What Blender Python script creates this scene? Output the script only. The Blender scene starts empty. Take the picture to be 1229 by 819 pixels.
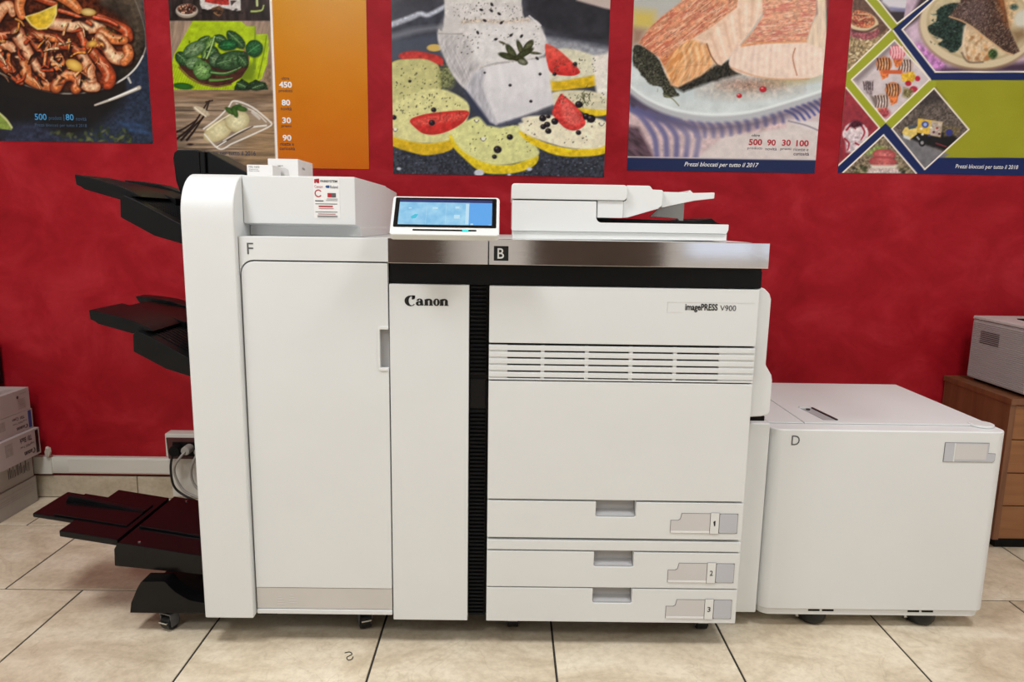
import bpy, bmesh, math, random
import numpy as np
from mathutils import Vector, Matrix

SC = bpy.context.scene
COL = SC.collection

# ------------------------------------------------------------------ camera
cam_d = bpy.data.cameras.new('camera'); cam = bpy.data.objects.new('camera', cam_d); COL.objects.link(cam)
cam_d.sensor_width = 36.0; cam_d.lens = 851.0 / 1229.0 * 36.0
cam_d.clip_start = 0.02
EYE = 1.10
def cam_matrix(pitch, roll, yaw):
    r0 = Vector((math.cos(yaw), -math.sin(yaw), 0)); f0 = Vector((math.sin(yaw), math.cos(yaw), 0)); u0 = Vector((0, 0, 1))
    f1 = f0 * math.cos(pitch) - u0 * math.sin(pitch); u1 = u0 * math.cos(pitch) + f0 * math.sin(pitch)
    r2 = r0 * math.cos(roll) + u1 * math.sin(roll); u2 = u1 * math.cos(roll) - r0 * math.sin(roll)
    m = Matrix((r2, u2, -f1)).transposed().to_4x4(); m.translation = Vector((0, 0, EYE)); return m
cam.matrix_world = cam_matrix(0.16688, 0.0155, 0.00736)
SC.camera = cam

# ------------------------------------------------------------------ world, exposure
w = bpy.data.worlds.new('world'); SC.world = w; w.use_nodes = True
bg = w.node_tree.nodes['Background']
bg.inputs['Color'].default_value = (0.86, 0.90, 1.0, 1); bg.inputs['Strength'].default_value = 1.0
SC.view_settings.view_transform = 'Standard'; SC.view_settings.look = 'None'
SC.view_settings.gamma = 1.0; SC.view_settings.use_curve_mapping = False
SC.view_settings.exposure = -0.12
# lamps: x, y, watts (the fixtures themselves are built further down)
LAMP_Z = 2.88
LAMPS = [(-1.20, 0.80, 42), (1.30, 0.80, 35), (-1.42, -0.95, 31), (2.65, -0.95, 23)]
LAMP_COL = (0.985, 1.0, 1.02)

# ------------------------------------------------------------------ materials
def s2l(c):
    c = c / 255.0
    return c / 12.92 if c <= 0.04045 else ((c + 0.055) / 1.055) ** 2.4
def rgb(r, g, b): return (s2l(r), s2l(g), s2l(b), 1.0)
MATS = {}
def mat(name, col, rough=0.5, metal=0.0, spec=0.5, noise=0.0, nscale=40.0, bump=0.0, bscale=300.0, emit=None, estr=0.0, coat=0.0):
    m = bpy.data.materials.new(name); m.use_nodes = True
    nt = m.node_tree; b = nt.nodes['Principled BSDF']
    b.inputs['Base Color'].default_value = col
    b.inputs['Roughness'].default_value = rough; b.inputs['Metallic'].default_value = metal
    b.inputs['Specular IOR Level'].default_value = spec
    b.inputs['Coat Weight'].default_value = coat
    tc = nt.nodes.new('ShaderNodeTexCoord')
    if noise > 0:
        n = nt.nodes.new('ShaderNodeTexNoise'); n.inputs['Scale'].default_value = nscale; n.inputs['Detail'].default_value = 4
        nt.links.new(tc.outputs['Object'], n.inputs['Vector'])
        r = nt.nodes.new('ShaderNodeValToRGB')
        r.color_ramp.elements[0].position = 0.3; r.color_ramp.elements[1].position = 0.7
        r.color_ramp.elements[0].color = tuple(c * (1 - noise) for c in col[:3]) + (1,)
        r.color_ramp.elements[1].color = tuple(min(1, c * (1 + noise)) for c in col[:3]) + (1,)
        nt.links.new(n.outputs['Fac'], r.inputs['Fac']); nt.links.new(r.outputs['Color'], b.inputs['Base Color'])
    if bump > 0:
        n2 = nt.nodes.new('ShaderNodeTexNoise'); n2.inputs['Scale'].default_value = bscale; n2.inputs['Detail'].default_value = 3
        nt.links.new(tc.outputs['Object'], n2.inputs['Vector'])
        bp = nt.nodes.new('ShaderNodeBump'); bp.inputs['Strength'].default_value = bump; bp.inputs['Distance'].default_value = 0.002
        nt.links.new(n2.outputs['Fac'], bp.inputs['Height']); nt.links.new(bp.outputs['Normal'], b.inputs['Normal'])
    if emit:
        b.inputs['Emission Color'].default_value = emit; b.inputs['Emission Strength'].default_value = estr
    MATS[name] = m
    return m

mat('white_plastic', (0.75, 0.765, 0.76, 1), 0.40, noise=0.012, nscale=6, bump=0.03, bscale=900)
mat('white_gloss', (0.78, 0.79, 0.775, 1), 0.27, noise=0.01, nscale=6)
mat('grey_plastic', (0.50, 0.50, 0.49, 1), 0.42, noise=0.02, nscale=10)
mat('kick_grey', (0.60, 0.575, 0.54, 1), 0.35, noise=0.02, nscale=8)
mat('recess_grey', (0.40, 0.40, 0.41, 1), 0.45, noise=0.02, nscale=10)
mat('tag_beige', (0.63, 0.61, 0.60, 1), 0.3, noise=0.02, nscale=10)
mat('tag_blue', (0.52, 0.53, 0.57, 1), 0.35, noise=0.02, nscale=10)
mat('tag_line', (0.22, 0.21, 0.21, 1), 0.4, noise=0.02, nscale=10)
mat('black_plastic', (0.004, 0.004, 0.0045, 1), 0.38, spec=0.24, noise=0.1, nscale=20, bump=0.04, bscale=700)
mat('black_gloss', (0.004, 0.0036, 0.004, 1), 0.22, spec=0.27, noise=0.1, nscale=20)
mat('black_matte', (0.004, 0.004, 0.0045, 1), 0.55, spec=0.16, noise=0.1, nscale=30)
mat('dark_core', (0.010, 0.010, 0.010, 1), 0.6, spec=0.3, noise=0.1, nscale=20)
mat('rubber', (0.008, 0.008, 0.008, 1), 0.45, spec=0.35, noise=0.15, nscale=60)
mat('caster_grey', (0.10, 0.10, 0.105, 1), 0.4, noise=0.1, nscale=60)
mat('tape_tan', (0.50, 0.44, 0.38, 1), 0.5, noise=0.1, nscale=60)
mat('chrome', (0.6, 0.6, 0.6, 1), 0.25, metal=1.0, noise=0.03, nscale=40)
mat('ink_black', (0.008, 0.008, 0.008, 1), 0.4, noise=0.05, nscale=90)
mat('ink_grey', (0.10, 0.10, 0.10, 1), 0.5, noise=0.05, nscale=90)
mat('ink_white', (0.85, 0.85, 0.84, 1), 0.4, noise=0.01, nscale=90)
mat('ink_red', rgb(178, 32, 45), 0.4, noise=0.03, nscale=90)
mat('ink_navy', rgb(30, 36, 66), 0.45, noise=0.03, nscale=90)
mat('ink_blue', rgb(38, 80, 140), 0.4, noise=0.03, nscale=90)
mat('ink_cyan', rgb(60, 150, 205), 0.4, noise=0.03, nscale=90)
mat('ink_cyan_dim', rgb(45, 80, 112), 0.4, noise=0.03, nscale=90)
mat('ink_text', rgb(40, 30, 30), 0.4, noise=0.05, nscale=90)
mat('paper_white', (0.80, 0.79, 0.77, 1), 0.6, noise=0.015, nscale=12)
mat('carton', (0.45, 0.40, 0.385, 1), 0.65, noise=0.06, nscale=9, bump=0.05, bscale=200)
mat('carton_dull', (0.40, 0.37, 0.34, 1), 0.7, noise=0.08, nscale=9, bump=0.05, bscale=200)
mat('carton_print', (0.07, 0.06, 0.06, 1), 0.6, noise=0.1, nscale=90)
mat('carton_line', (0.34, 0.31, 0.29, 1), 0.6, noise=0.1, nscale=90)
mat('trunking_white', (0.66, 0.64, 0.58, 1), 0.35, noise=0.03, nscale=5)
mat('cable_grey', (0.36, 0.34, 0.31, 1), 0.45, noise=0.05, nscale=40)
mat('printer_grey', (0.42, 0.41, 0.40, 1), 0.4, noise=0.03, nscale=14)
mat('printer_grey_light', (0.60, 0.59, 0.57, 1), 0.3, noise=0.03, nscale=14)
mat('room_white', (0.78, 0.77, 0.74, 1), 0.8, noise=0.02, nscale=3)
mat('brown_door', (0.07, 0.045, 0.03, 1), 0.45, noise=0.2, nscale=6)
mat('screen_led', (0.02, 0.3, 0.3, 1), 0.3, noise=0.02, emit=(0.05, 0.8, 0.75, 1), estr=0.8)

def nodes_of(name):
    m = bpy.data.materials.new(name); m.use_nodes = True; MATS[name] = m
    return m.node_tree, m.node_tree.nodes['Principled BSDF']
def N(nt, t, **k):
    n = nt.nodes.new('ShaderNode' + t)
    for a, v in k.items():
        if a in n.inputs: n.inputs[a].default_value = v
        else: setattr(n, a, v)
    return n
def ramp(nt, fac, stops):
    r = nt.nodes.new('ShaderNodeValToRGB'); e = r.color_ramp.elements
    while len(e) < len(stops): e.new(0.5)
    for i, (p, c) in enumerate(stops): e[i].position = p; e[i].color = c
    nt.links.new(fac, r.inputs['Fac']); return r.outputs['Color']
def mixc(nt, fac, a, b, blend='MIX'):
    m = nt.nodes.new('ShaderNodeMix'); m.data_type = 'RGBA'; m.blend_type = blend
    if isinstance(fac, float): m.inputs[0].default_value = fac
    else: nt.links.new(fac, m.inputs[0])
    for s, v in ((6, a), (7, b)):
        if isinstance(v, tuple): m.inputs[s].default_value = v
        else: nt.links.new(v, m.inputs[s])
    return m.outputs[2]

# red trowelled plaster
nt, b = nodes_of('red_plaster')
tc = N(nt, 'TexCoord'); mp = N(nt, 'Mapping'); mp.inputs['Scale'].default_value = (1.0, 1.0, 1.25)
nt.links.new(tc.outputs['Object'], mp.inputs['Vector'])
n1 = N(nt, 'TexNoise', Scale=4.2, Detail=7.0, Roughness=0.62, Distortion=0.9); nt.links.new(mp.outputs[0], n1.inputs['Vector'])
n2 = N(nt, 'TexNoise', Scale=19.0, Detail=6.0, Roughness=0.65, Distortion=1.4); nt.links.new(mp.outputs[0], n2.inputs['Vector'])
c1 = ramp(nt, n1.outputs['Fac'], [(0.28, (0.265, 0.0042, 0.0095, 1)), (0.5, (0.35, 0.0082, 0.016, 1)), (0.72, (0.44, 0.020, 0.030, 1))])
c2 = ramp(nt, n2.outputs['Fac'], [(0.25, (0.84, 0.80, 0.80, 1)), (0.55, (1, 1, 1, 1)), (0.8, (1.12, 1.25, 1.22, 1))])
nt.links.new(mixc(nt, 0.75, c1, c2, 'MULTIPLY'), b.inputs['Base Color'])
b.inputs['Roughness'].default_value = 0.5; b.inputs['Specular IOR Level'].default_value = 0.14
bp = N(nt, 'Bump', Strength=0.12, Distance=0.004); nt.links.new(n2.outputs['Fac'], bp.inputs['Height']); nt.links.new(bp.outputs[0], b.inputs['Normal'])

# beige stone-look tiles
def tile_mat(name, a, c, d, rough):
    nt, b = nodes_of(name)
    tc = N(nt, 'TexCoord'); oi = N(nt, 'ObjectInfo')
    sc = N(nt, 'VectorMath', operation='SCALE'); sc.inputs[0].default_value = (37, 53, 19); nt.links.new(oi.outputs['Random'], sc.inputs['Scale'])
    ad = N(nt, 'VectorMath', operation='ADD'); nt.links.new(tc.outputs['Object'], ad.inputs[0]); nt.links.new(sc.outputs[0], ad.inputs[1])
    mp = N(nt, 'Mapping'); mp.inputs['Scale'].default_value = (0.55, 1.0, 1.0); nt.links.new(ad.outputs[0], mp.inputs['Vector'])
    n1 = N(nt, 'TexNoise', Scale=7.0, Detail=8.0, Roughness=0.62, Distortion=0.7); nt.links.new(mp.outputs[0], n1.inputs['Vector'])
    n2 = N(nt, 'TexNoise', Scale=55.0, Detail=5.0, Roughness=0.7); nt.links.new(ad.outputs[0], n2.inputs['Vector'])
    c1 = ramp(nt, n1.outputs['Fac'], [(0.30, a), (0.5, c), (0.70, d)])
    c2 = ramp(nt, n2.outputs['Fac'], [(0.30, (0.82, 0.79, 0.74, 1)), (0.6, (1.05, 1.05, 1.05, 1))])
    c3 = mixc(nt, 0.8, c1, c2, 'MULTIPLY')
    n4 = N(nt, 'TexNoise', Scale=4.5, Detail=3.0, Roughness=0.5, Distortion=1.2); nt.links.new(ad.outputs[0], n4.inputs['Vector'])
    vein = ramp(nt, n4.outputs['Fac'], [(0.492, (1, 1, 1, 1)), (0.4995, (0.80, 0.77, 0.72, 1)), (0.507, (1, 1, 1, 1))])
    c4 = mixc(nt, 0.55, c3, vein, 'MULTIPLY')
    rv = ramp(nt, oi.outputs['Random'], [(0.0, (0.95, 0.945, 0.94, 1)), (1.0, (1.03, 1.03, 1.03, 1))])
    nt.links.new(mixc(nt, 1.0, c4, rv, 'MULTIPLY'), b.inputs['Base Color'])
    b.inputs['Roughness'].default_value = rough
    bp = N(nt, 'Bump', Strength=0.08, Distance=0.002); nt.links.new(n1.outputs['Fac'], bp.inputs['Height']); nt.links.new(bp.outputs[0], b.inputs['Normal'])
tile_mat('floor_tile', (0.56, 0.455, 0.32, 1), (0.735, 0.635, 0.48, 1), (0.87, 0.79, 0.635, 1), 0.33)
tile_mat('skirting_tile', (0.43, 0.36, 0.26, 1), (0.52, 0.45, 0.34, 1), (0.60, 0.53, 0.42, 1), 0.38)
mat('grout', (0.030, 0.025, 0.021, 1), 0.9, noise=0.2, nscale=60)

# brushed stainless steel
nt, b = nodes_of('brushed_steel')
tc = N(nt, 'TexCoord'); mp = N(nt, 'Mapping'); mp.inputs['Scale'].default_value = (2.0, 2.0, 900.0)
nt.links.new(tc.outputs['Object'], mp.inputs['Vector'])
n1 = N(nt, 'TexNoise', Scale=3.0, Detail=3.0); nt.links.new(mp.outputs[0], n1.inputs['Vector'])
nt.links.new(ramp(nt, n1.outputs['Fac'], [(0.3, (0.78, 0.77, 0.78, 1)), (0.7, (0.88, 0.87, 0.88, 1))]), b.inputs['Base Color'])
b.inputs['Metallic'].default_value = 1.0; b.inputs['Roughness'].default_value = 0.075
bp = N(nt, 'Bump', Strength=0.05, Distance=0.0002); nt.links.new(n1.outputs['Fac'], bp.inputs['Height']); nt.links.new(bp.outputs[0], b.inputs['Normal'])

# wood veneer
def wood(name, a, c, axis_scale, rough=0.4):
    nt, b = nodes_of(name)
    tc = N(nt, 'TexCoord'); mp = N(nt, 'Mapping'); mp.inputs['Scale'].default_value = axis_scale
    nt.links.new(tc.outputs['Object'], mp.inputs['Vector'])
    n1 = N(nt, 'TexNoise', Scale=6.0, Detail=6.0, Roughness=0.6, Distortion=0.4); nt.links.new(mp.outputs[0], n1.inputs['Vector'])
    nt.links.new(ramp(nt, n1.outputs['Fac'], [(0.3, a), (0.7, c)]), b.inputs['Base Color'])
    b.inputs['Roughness'].default_value = rough
wood('veneer_upright', (0.135, 0.05, 0.022, 1), (0.21, 0.085, 0.037, 1), (6, 6, 0.5))
wood('veneer_drawer', (0.22, 0.085, 0.028, 1), (0.30, 0.125, 0.045, 1), (0.5, 6, 6))

# touch screen
nt, b = nodes_of('screen_glow')
tc = N(nt, 'TexCoord'); sp = N(nt, 'SeparateXYZ'); nt.links.new(tc.outputs['Object'], sp.inputs[0])
def step(nt, v, edge):
    m = N(nt, 'Math', operation='GREATER_THAN'); nt.links.new(v, m.inputs[0]); m.inputs[1].default_value = edge; return m.outputs[0]
right = step(nt, sp.outputs['X'], 0.054)
n1 = N(nt, 'TexNoise', Scale=34.0, Detail=2.0); nt.links.new(tc.outputs['Object'], n1.inputs['Vector'])
c0 = ramp(nt, n1.outputs['Fac'], [(0.35, rgb(128, 196, 238)), (0.7, rgb(168, 222, 250))])
c1 = mixc(nt, right, c0, rgb(92, 172, 245))
nt.links.new(c1, b.inputs['Emission Color']); b.inputs['Emission Strength'].default_value = 0.95
b.inputs['Base Color'].default_value = (0.02, 0.02, 0.02, 1); b.inputs['Roughness'].default_value = 0.2
mat('screen_bar', (0.01, 0.01, 0.02, 1), 0.2, noise=0.02, emit=rgb(38, 52, 112), estr=0.9)
mat('screen_icon', (0.01, 0.01, 0.02, 1), 0.2, noise=0.02, emit=rgb(200, 236, 252), estr=0.95)
mat('screen_icon_teal', (0.01, 0.01, 0.02, 1), 0.2, noise=0.02, emit=rgb(70, 200, 225), estr=0.95)

# printed ink held in the mesh colour attribute
PRINT_GAIN = 1.15
def print_mat(name, rough):
    nt, b = nodes_of(name)
    a = N(nt, 'Attribute'); a.attribute_name = 'ink'
    tc = N(nt, 'TexCoord'); n1 = N(nt, 'TexNoise', Scale=260.0, Detail=2.0); nt.links.new(tc.outputs['Object'], n1.inputs['Vector'])
    g = ramp(nt, n1.outputs['Fac'], [(0.3, (0.95, 0.95, 0.95, 1)), (0.7, (1.05, 1.05, 1.05, 1))])
    nt.links.new(mixc(nt, 1.0, a.outputs['Color'], g, 'MULTIPLY'), b.inputs['Base Color'])
    b.inputs['Roughness'].default_value = rough; b.inputs['Specular IOR Level'].default_value = 0.18
print_mat('poster_print', 0.25)

# ------------------------------------------------------------------ building helpers
def wl(o):
    v = Vector((0, 0, 0))
    while o is not None: v = v + o.location; o = o.parent
    return v
def finish(name, me, m, parent=None, smooth=35):
    if m: me.materials.append(MATS[m])
    if smooth:
        me.polygons.foreach_set('use_smooth', [True] * len(me.polygons)); me.set_sharp_from_angle(angle=math.radians(smooth))
    o = bpy.data.objects.new(name, me); COL.objects.link(o)
    if parent is not None:
        me.transform(Matrix.Translation(-wl(parent))); o.parent = parent
    return o
def from_bm(name, bm, m, parent=None, bevel=0.0, seg=2, smooth=35):
    bmesh.ops.recalc_face_normals(bm, faces=bm.faces)
    if bevel > 0:
        ed = [e for e in bm.edges if len(e.link_faces) == 2 and e.calc_face_angle(0) > math.radians(25)]
        bmesh.ops.bevel(bm, geom=ed, offset=bevel, segments=seg, affect='EDGES', profile=0.5, clamp_overlap=True)
    me = bpy.data.meshes.new(name); bm.to_mesh(me); bm.free()
    o = finish(name, me, m, parent, smooth)
    if bevel > 0:
        wn = o.modifiers.new('even_normals', 'WEIGHTED_NORMAL'); wn.keep_sharp = True; wn.weight = 50
    return o
def add_box(bm, x0, x1, y0, y1, z0, z1):
    v = [bm.verts.new(p) for p in ((x0, y0, z0), (x1, y0, z0), (x1, y1, z0), (x0, y1, z0), (x0, y0, z1), (x1, y0, z1), (x1, y1, z1), (x0, y1, z1))]
    for f in ((3, 2, 1, 0), (4, 5, 6, 7), (0, 1, 5, 4), (1, 2, 6, 5), (2, 3, 7, 6), (3, 0, 4, 7)): bm.faces.new([v[i] for i in f])
def box(name, x0, x1, y0, y1, z0, z1, m, parent=None, bevel=0.0, seg=2):
    bm = bmesh.new(); add_box(bm, x0, x1, y0, y1, z0, z1)
    return from_bm(name, bm, m, parent, bevel, seg)
def add_prism(bm, pts, axis, a0, a1):
    def P(u, v, a): return (a, u, v) if axis == 'x' else ((u, a, v) if axis == 'y' else (u, v, a))
    lo = [bm.verts.new(P(u, v, a0)) for u, v in pts]; hi = [bm.verts.new(P(u, v, a1)) for u, v in pts]
    n = len(pts)
    bm.faces.new(lo); bm.faces.new(hi[::-1])
    for i in range(n): bm.faces.new((lo[i], hi[i], hi[(i + 1) % n], lo[(i + 1) % n]))
def prism(name, pts, axis, a0, a1, m, parent=None, bevel=0.0, seg=2):
    bm = bmesh.new(); add_prism(bm, pts, axis, a0, a1)
    return from_bm(name, bm, m, parent, bevel, seg)
def arc(cx, cy, r, a0, a1, n=6, ry=None):
    ry = r if ry is None else ry
    return [(cx + r * math.cos(math.radians(a0 + (a1 - a0) * i / n)), cy + ry * math.sin(math.radians(a0 + (a1 - a0) * i / n))) for i in range(n + 1)]
def rrect(x0, x1, y0, y1, r, n=5):
    return arc(x1 - r, y0 + r, r, -90, 0, n) + arc(x1 - r, y1 - r, r, 0, 90, n) + arc(x0 + r, y1 - r, r, 90, 180, n) + arc(x0 + r, y0 + r, r, 180, 270, n)
def add_cyl(bm, c, axis, r, h, n=20, r2=None):
    r2 = r if r2 is None else r2
    def P(a, rr, t):
        u, v = rr * math.cos(a), rr * math.sin(a)
        d = (t, u, v) if axis == 'x' else ((u, t, v) if axis == 'y' else (u, v, t))
        return (c[0] + d[0], c[1] + d[1], c[2] + d[2])
    lo = [bm.verts.new(P(2 * math.pi * i / n, r, 0)) for i in range(n)]; hi = [bm.verts.new(P(2 * math.pi * i / n, r2, h)) for i in range(n)]
    bm.faces.new(lo); bm.faces.new(hi[::-1])
    for i in range(n): bm.faces.new((lo[i], hi[i], hi[(i + 1) % n], lo[(i + 1) % n]))
def cyl(name, c, axis, r, h, m, parent=None, bevel=0.0, n=24, r2=None):
    bm = bmesh.new(); add_cyl(bm, c, axis, r, h, n, r2); return from_bm(name, bm, m, parent, bevel)
def tube(name, pts, r, m, parent=None, n=8, sub=6):
    P = [Vector(p) for p in pts]; C = []
    for i in range(len(P) - 1):
        p0 = P[max(i - 1, 0)]; p1 = P[i]; p2 = P[i + 1]; p3 = P[min(i + 2, len(P) - 1)]
        for k in range(sub):
            t = k / sub
            C.append(0.5 * ((2 * p1) + (p2 - p0) * t + (2 * p0 - 5 * p1 + 4 * p2 - p3) * t * t + (3 * p1 - p0 - 3 * p2 + p3) * t ** 3))
    C.append(P[-1])
    bm = bmesh.new(); rings = []
    ref = Vector((0.13, 0.31, 0.94)).normalized()
    for i, c in enumerate(C):
        d = (C[min(i + 1, len(C) - 1)] - C[max(i - 1, 0)]).normalized()
        u = d.cross(ref).normalized(); v = d.cross(u)
        rings.append([bm.verts.new(c + r * (u * math.cos(2 * math.pi * k / n) + v * math.sin(2 * math.pi * k / n))) for k in range(n)])
    for a, c in zip(rings, rings[1:]):
        for k in range(n): bm.faces.new((a[k], a[(k + 1) % n], c[(k + 1) % n], c[k]))
    bm.faces.new(rings[0][::-1]); bm.faces.new(rings[-1])
    return from_bm(name, bm, m, parent, smooth=60)
def empty(name, loc):
    o = bpy.data.objects.new(name, None); COL.objects.link(o); o.location = loc; o.empty_display_size = 0.05; return o
def tag(o, label=None, cat=None, group=None, kind=None):
    if label: o['label'] = label
    if cat: o['category'] = cat
    if group: o['group'] = group
    if kind: o['kind'] = kind
    return o
def struct(o, label=None, cat=None):
    o['kind'] = 'structure'
    return tag(o, label, cat)

# flat lettering: the text outline is stretched into a given rectangle.
# plane 'front' = facing the room (u = x, v = z at depth y); 'side' = facing +x (u = y, v = z at x)
def text_mesh(s, bold=0.0, shear=0.0):
    cu = bpy.data.curves.new('t', 'FONT'); cu.body = s; cu.size = 1.0; cu.offset = bold; cu.shear = shear
    cu.align_x = 'LEFT'; cu.fill_mode = 'FRONT'; cu.resolution_u = 3
    o = bpy.data.objects.new('t', cu); COL.objects.link(o)
    dg = bpy.context.evaluated_depsgraph_get(); dg.update()
    me = bpy.data.meshes.new_from_object(o.evaluated_get(dg))
    bpy.data.objects.remove(o); bpy.data.curves.remove(cu)
    return me
def place_flat(name, me, u0, u1, v0, v1, d, m, parent, plane='front', flip=False):
    n = len(me.vertices); a = np.empty(n * 3); me.vertices.foreach_get('co', a); a = a.reshape(-1, 3)
    lo = a.min(0); hi = a.max(0)
    fu = (a[:, 0] - lo[0]) / max(hi[0] - lo[0], 1e-6); fv = (a[:, 1] - lo[1]) / max(hi[1] - lo[1], 1e-6)
    if flip: fu = 1 - fu; fv = 1 - fv
    u = u0 + fu * (u1 - u0); v = v0 + fv * (v1 - v0)
    if plane == 'front': p = np.stack([u, np.full(n, d), v], 1)
    elif plane == 'side': p = np.stack([np.full(n, d), u, v], 1)
    else: p = np.stack([u, v, np.full(n, d)], 1)
    me.vertices.foreach_set('co', p.reshape(-1)); me.update()
    me.materials.clear()
    return finish(name, me, m, parent, smooth=0)
def text(name, s, u0, u1, v0, v1, d, m, parent, plane='front', flip=False, bold=0.0, shear=0.0):
    return place_flat(name, text_mesh(s, bold, shear), u0, u1, v0, v1, d, m, parent, plane, flip)
def flat(name, polys, m, parent, d, plane='front'):
    bm = bmesh.new()
    for pts in polys:
        bm.faces.new([bm.verts.new((u, d, v) if plane == 'front' else ((d, u, v) if plane == 'side' else (u, v, d))) for u, v in pts])
    me = bpy.data.meshes.new(name); bmesh.ops.triangulate(bm, faces=bm.faces); bm.to_mesh(me); bm.free()
    return finish(name, me, m, parent, smooth=0)
def R4(u0, u1, v0, v1): return [(u0, v0), (u1, v0), (u1, v1), (u0, v1)]

# ================================================================== SETTING
WALL = 2.675
RX0, RX1, RY0, RH = -3.3, 3.3, -3.0, 2.95
o = struct(box('wall_back', RX0 - .1, RX1 + .1, WALL, WALL + 0.1, -0.05, RH, 'red_plaster'), 'red trowelled plaster wall behind the machines', 'wall')
struct(box('wall_left', RX0 - .1, RX0, RY0, WALL, -0.05, RH, 'room_white'), 'plain white side wall of the shop', 'wall')
struct(box('wall_right', RX1, RX1 + .1, RY0, WALL, -0.05, RH, 'room_white'), 'plain white side wall opposite the cartons', 'wall')
struct(box('ceiling', RX0 - .1, RX1 + .1, RY0 - .1, WALL + .1, RH, RH + 0.1, 'room_white'), 'plain white ceiling with square lamps', 'ceiling')
# wall behind the photographer, with two shop windows and a brown double door
bm = bmesh.new()
for x0, x1, z0, z1 in ((RX0 - .1, -2.75, -.05, RH), (-1.25, 1.55, -.05, RH), (2.95, RX1 + .1, -.05, RH), (-2.75, -1.25, -.05, .75), (-2.75, -1.25, 2.25, RH), (1.55, 2.95, -.05, .75), (1.55, 2.95, 2.25, RH)):
    add_box(bm, x0, x1, RY0 - .1, RY0, z0, z1)
struct(from_bm('wall_front', bm, 'room_white'), 'white shop wall behind the photographer with two windows', 'wall')
for i, (x0, x1) in enumerate(((-2.75, -1.25), (1.55, 2.95))):
    bm = bmesh.new(); t = 0.05
    for a in ((x0, x0 + t, .75, 2.25), (x1 - t, x1, .75, 2.25), (x0, x1, .75, .75 + t), (x0, x1, 2.25 - t, 2.25), ((x0 + x1) / 2 - t / 2, (x0 + x1) / 2 + t / 2, .75, 2.25)):
        add_box(bm, a[0], a[1], RY0 - .07, RY0 - .02, a[2], a[3])
    struct(from_bm('window_%d' % (i + 1), bm, 'trunking_white'), 'white framed shop window in the front wall', 'window')
d = struct(empty('door_1', (0.79, RY0, 0)), 'brown double door in the front wall', 'door')
for x0, x1 in ((0.19, 0.785), (0.795, 1.39)): box('door_leaf', x0, x1, RY0 + .001, RY0 + .05, 0.0, 2.12, 'brown_door', d, 0.004)
cab = empty('tall_cupboard', (-0.85, RY0 + 0.2, 0)); tag(cab, 'tall dark brown cupboard against the front wall', 'cupboard')
box('body', -1.2, -0.55, RY0 + .002, RY0 + .36, 0.0, 2.0, 'brown_door', cab, 0.004)
for x0, x1 in ((-1.19, -.88), (-.87, -.56)):
    q = box('door', x0, x1, RY0 + .361, RY0 + .38, 0.05, 1.98, 'brown_door', cab, 0.003)
    box('handle', (x1 - .03 if x0 < -1 else x0 + .02), (x1 - .02 if x0 < -1 else x0 + .03), RY0 + .381, RY0 + .395, 1.0, 1.12, 'chrome', q)

# floor: dark joints, every tile its own piece in a half-offset bond
floor = struct(box('floor', RX0, RX1, RY0, WALL, -0.05, -0.0025, 'grout'), 'beige stone-look floor tiles with dark joints laid in half-offset rows', 'floor')
TW, TD, G = 0.4615, 0.440, 0.0056
tile_me = None; tcache = {}
yk = 1.964
rows = [yk + TD * k for k in range(-12, 3)]
for ri, y0 in enumerate(rows):
    k = ri - 12
    ph = -0.789 if k % 2 else -0.789 + TW / 2       # phase of the joints in this row
    ya, yb = max(y0, RY0), min(y0 + TD, WALL)
    if yb - ya < 0.02: continue
    x = ph - 6 * TW
    while x < RX1:
        xa, xb = max(x, RX0), min(x + TW, RX1)
        if xb - xa > 0.02:
            key = (round(xb - xa, 3), round(yb - ya, 3))
            if key not in tcache:
                hx, hy = (xb - xa - G) / 2, (yb - ya - G) / 2
                bm = bmesh.new(); add_box(bm, -hx, hx, -hy, hy, -0.003, 0.0)
                top = [e for e in bm.edges if all(v.co.z > -0.001 for v in e.verts)]
                bmesh.ops.bevel(bm, geom=top, offset=0.0012, segments=1, affect='EDGES')
                me = bpy.data.meshes.new('tile'); bmesh.ops.recalc_face_normals(bm, faces=bm.faces); bm.to_mesh(me); bm.free()
                me.materials.append(MATS['floor_tile']); tcache[key] = me
            t = bpy.data.objects.new('tile', tcache[key]); COL.objects.link(t); t.parent = floor
            t.location = ((xa + xb) / 2, (ya + yb) / 2, 0)
        x += TW

# skirting tiles along the red wall
base = struct(box('baseboard_back', RX0, RX1, WALL - .004, WALL - .0005, 0.0, 0.090, 'grout'), 'row of beige skirting tiles along the red wall', 'baseboard')
x = -1.444 - 0.4615 * 4
while x < RX1:
    xa, xb = max(x, RX0), min(x + .4615, RX1)
    if xb - xa > .02:
        hx = (xb - xa - .003) / 2
        key = ('s', round(hx, 4))
        if key not in tcache:
            bm = bmesh.new(); add_box(bm, -hx, hx, -.005, .005, 0.003, .090)
            tb = [e for e in bm.edges if all(v.co.y < 0 for v in e.verts)]
            bmesh.ops.bevel(bm, geom=tb, offset=.0015, segments=1, affect='EDGES'); bmesh.ops.recalc_face_normals(bm, faces=bm.faces)
            me = bpy.data.meshes.new('skirting_tile'); bm.to_mesh(me); bm.free(); me.materials.append(MATS['skirting_tile']); tcache[key] = me
        t = bpy.data.objects.new('skirting_tile', tcache[key]); COL.objects.link(t); t.parent = base; t.location = ((xa + xb) / 2, WALL - .009, 0)
    x += .4615

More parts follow.
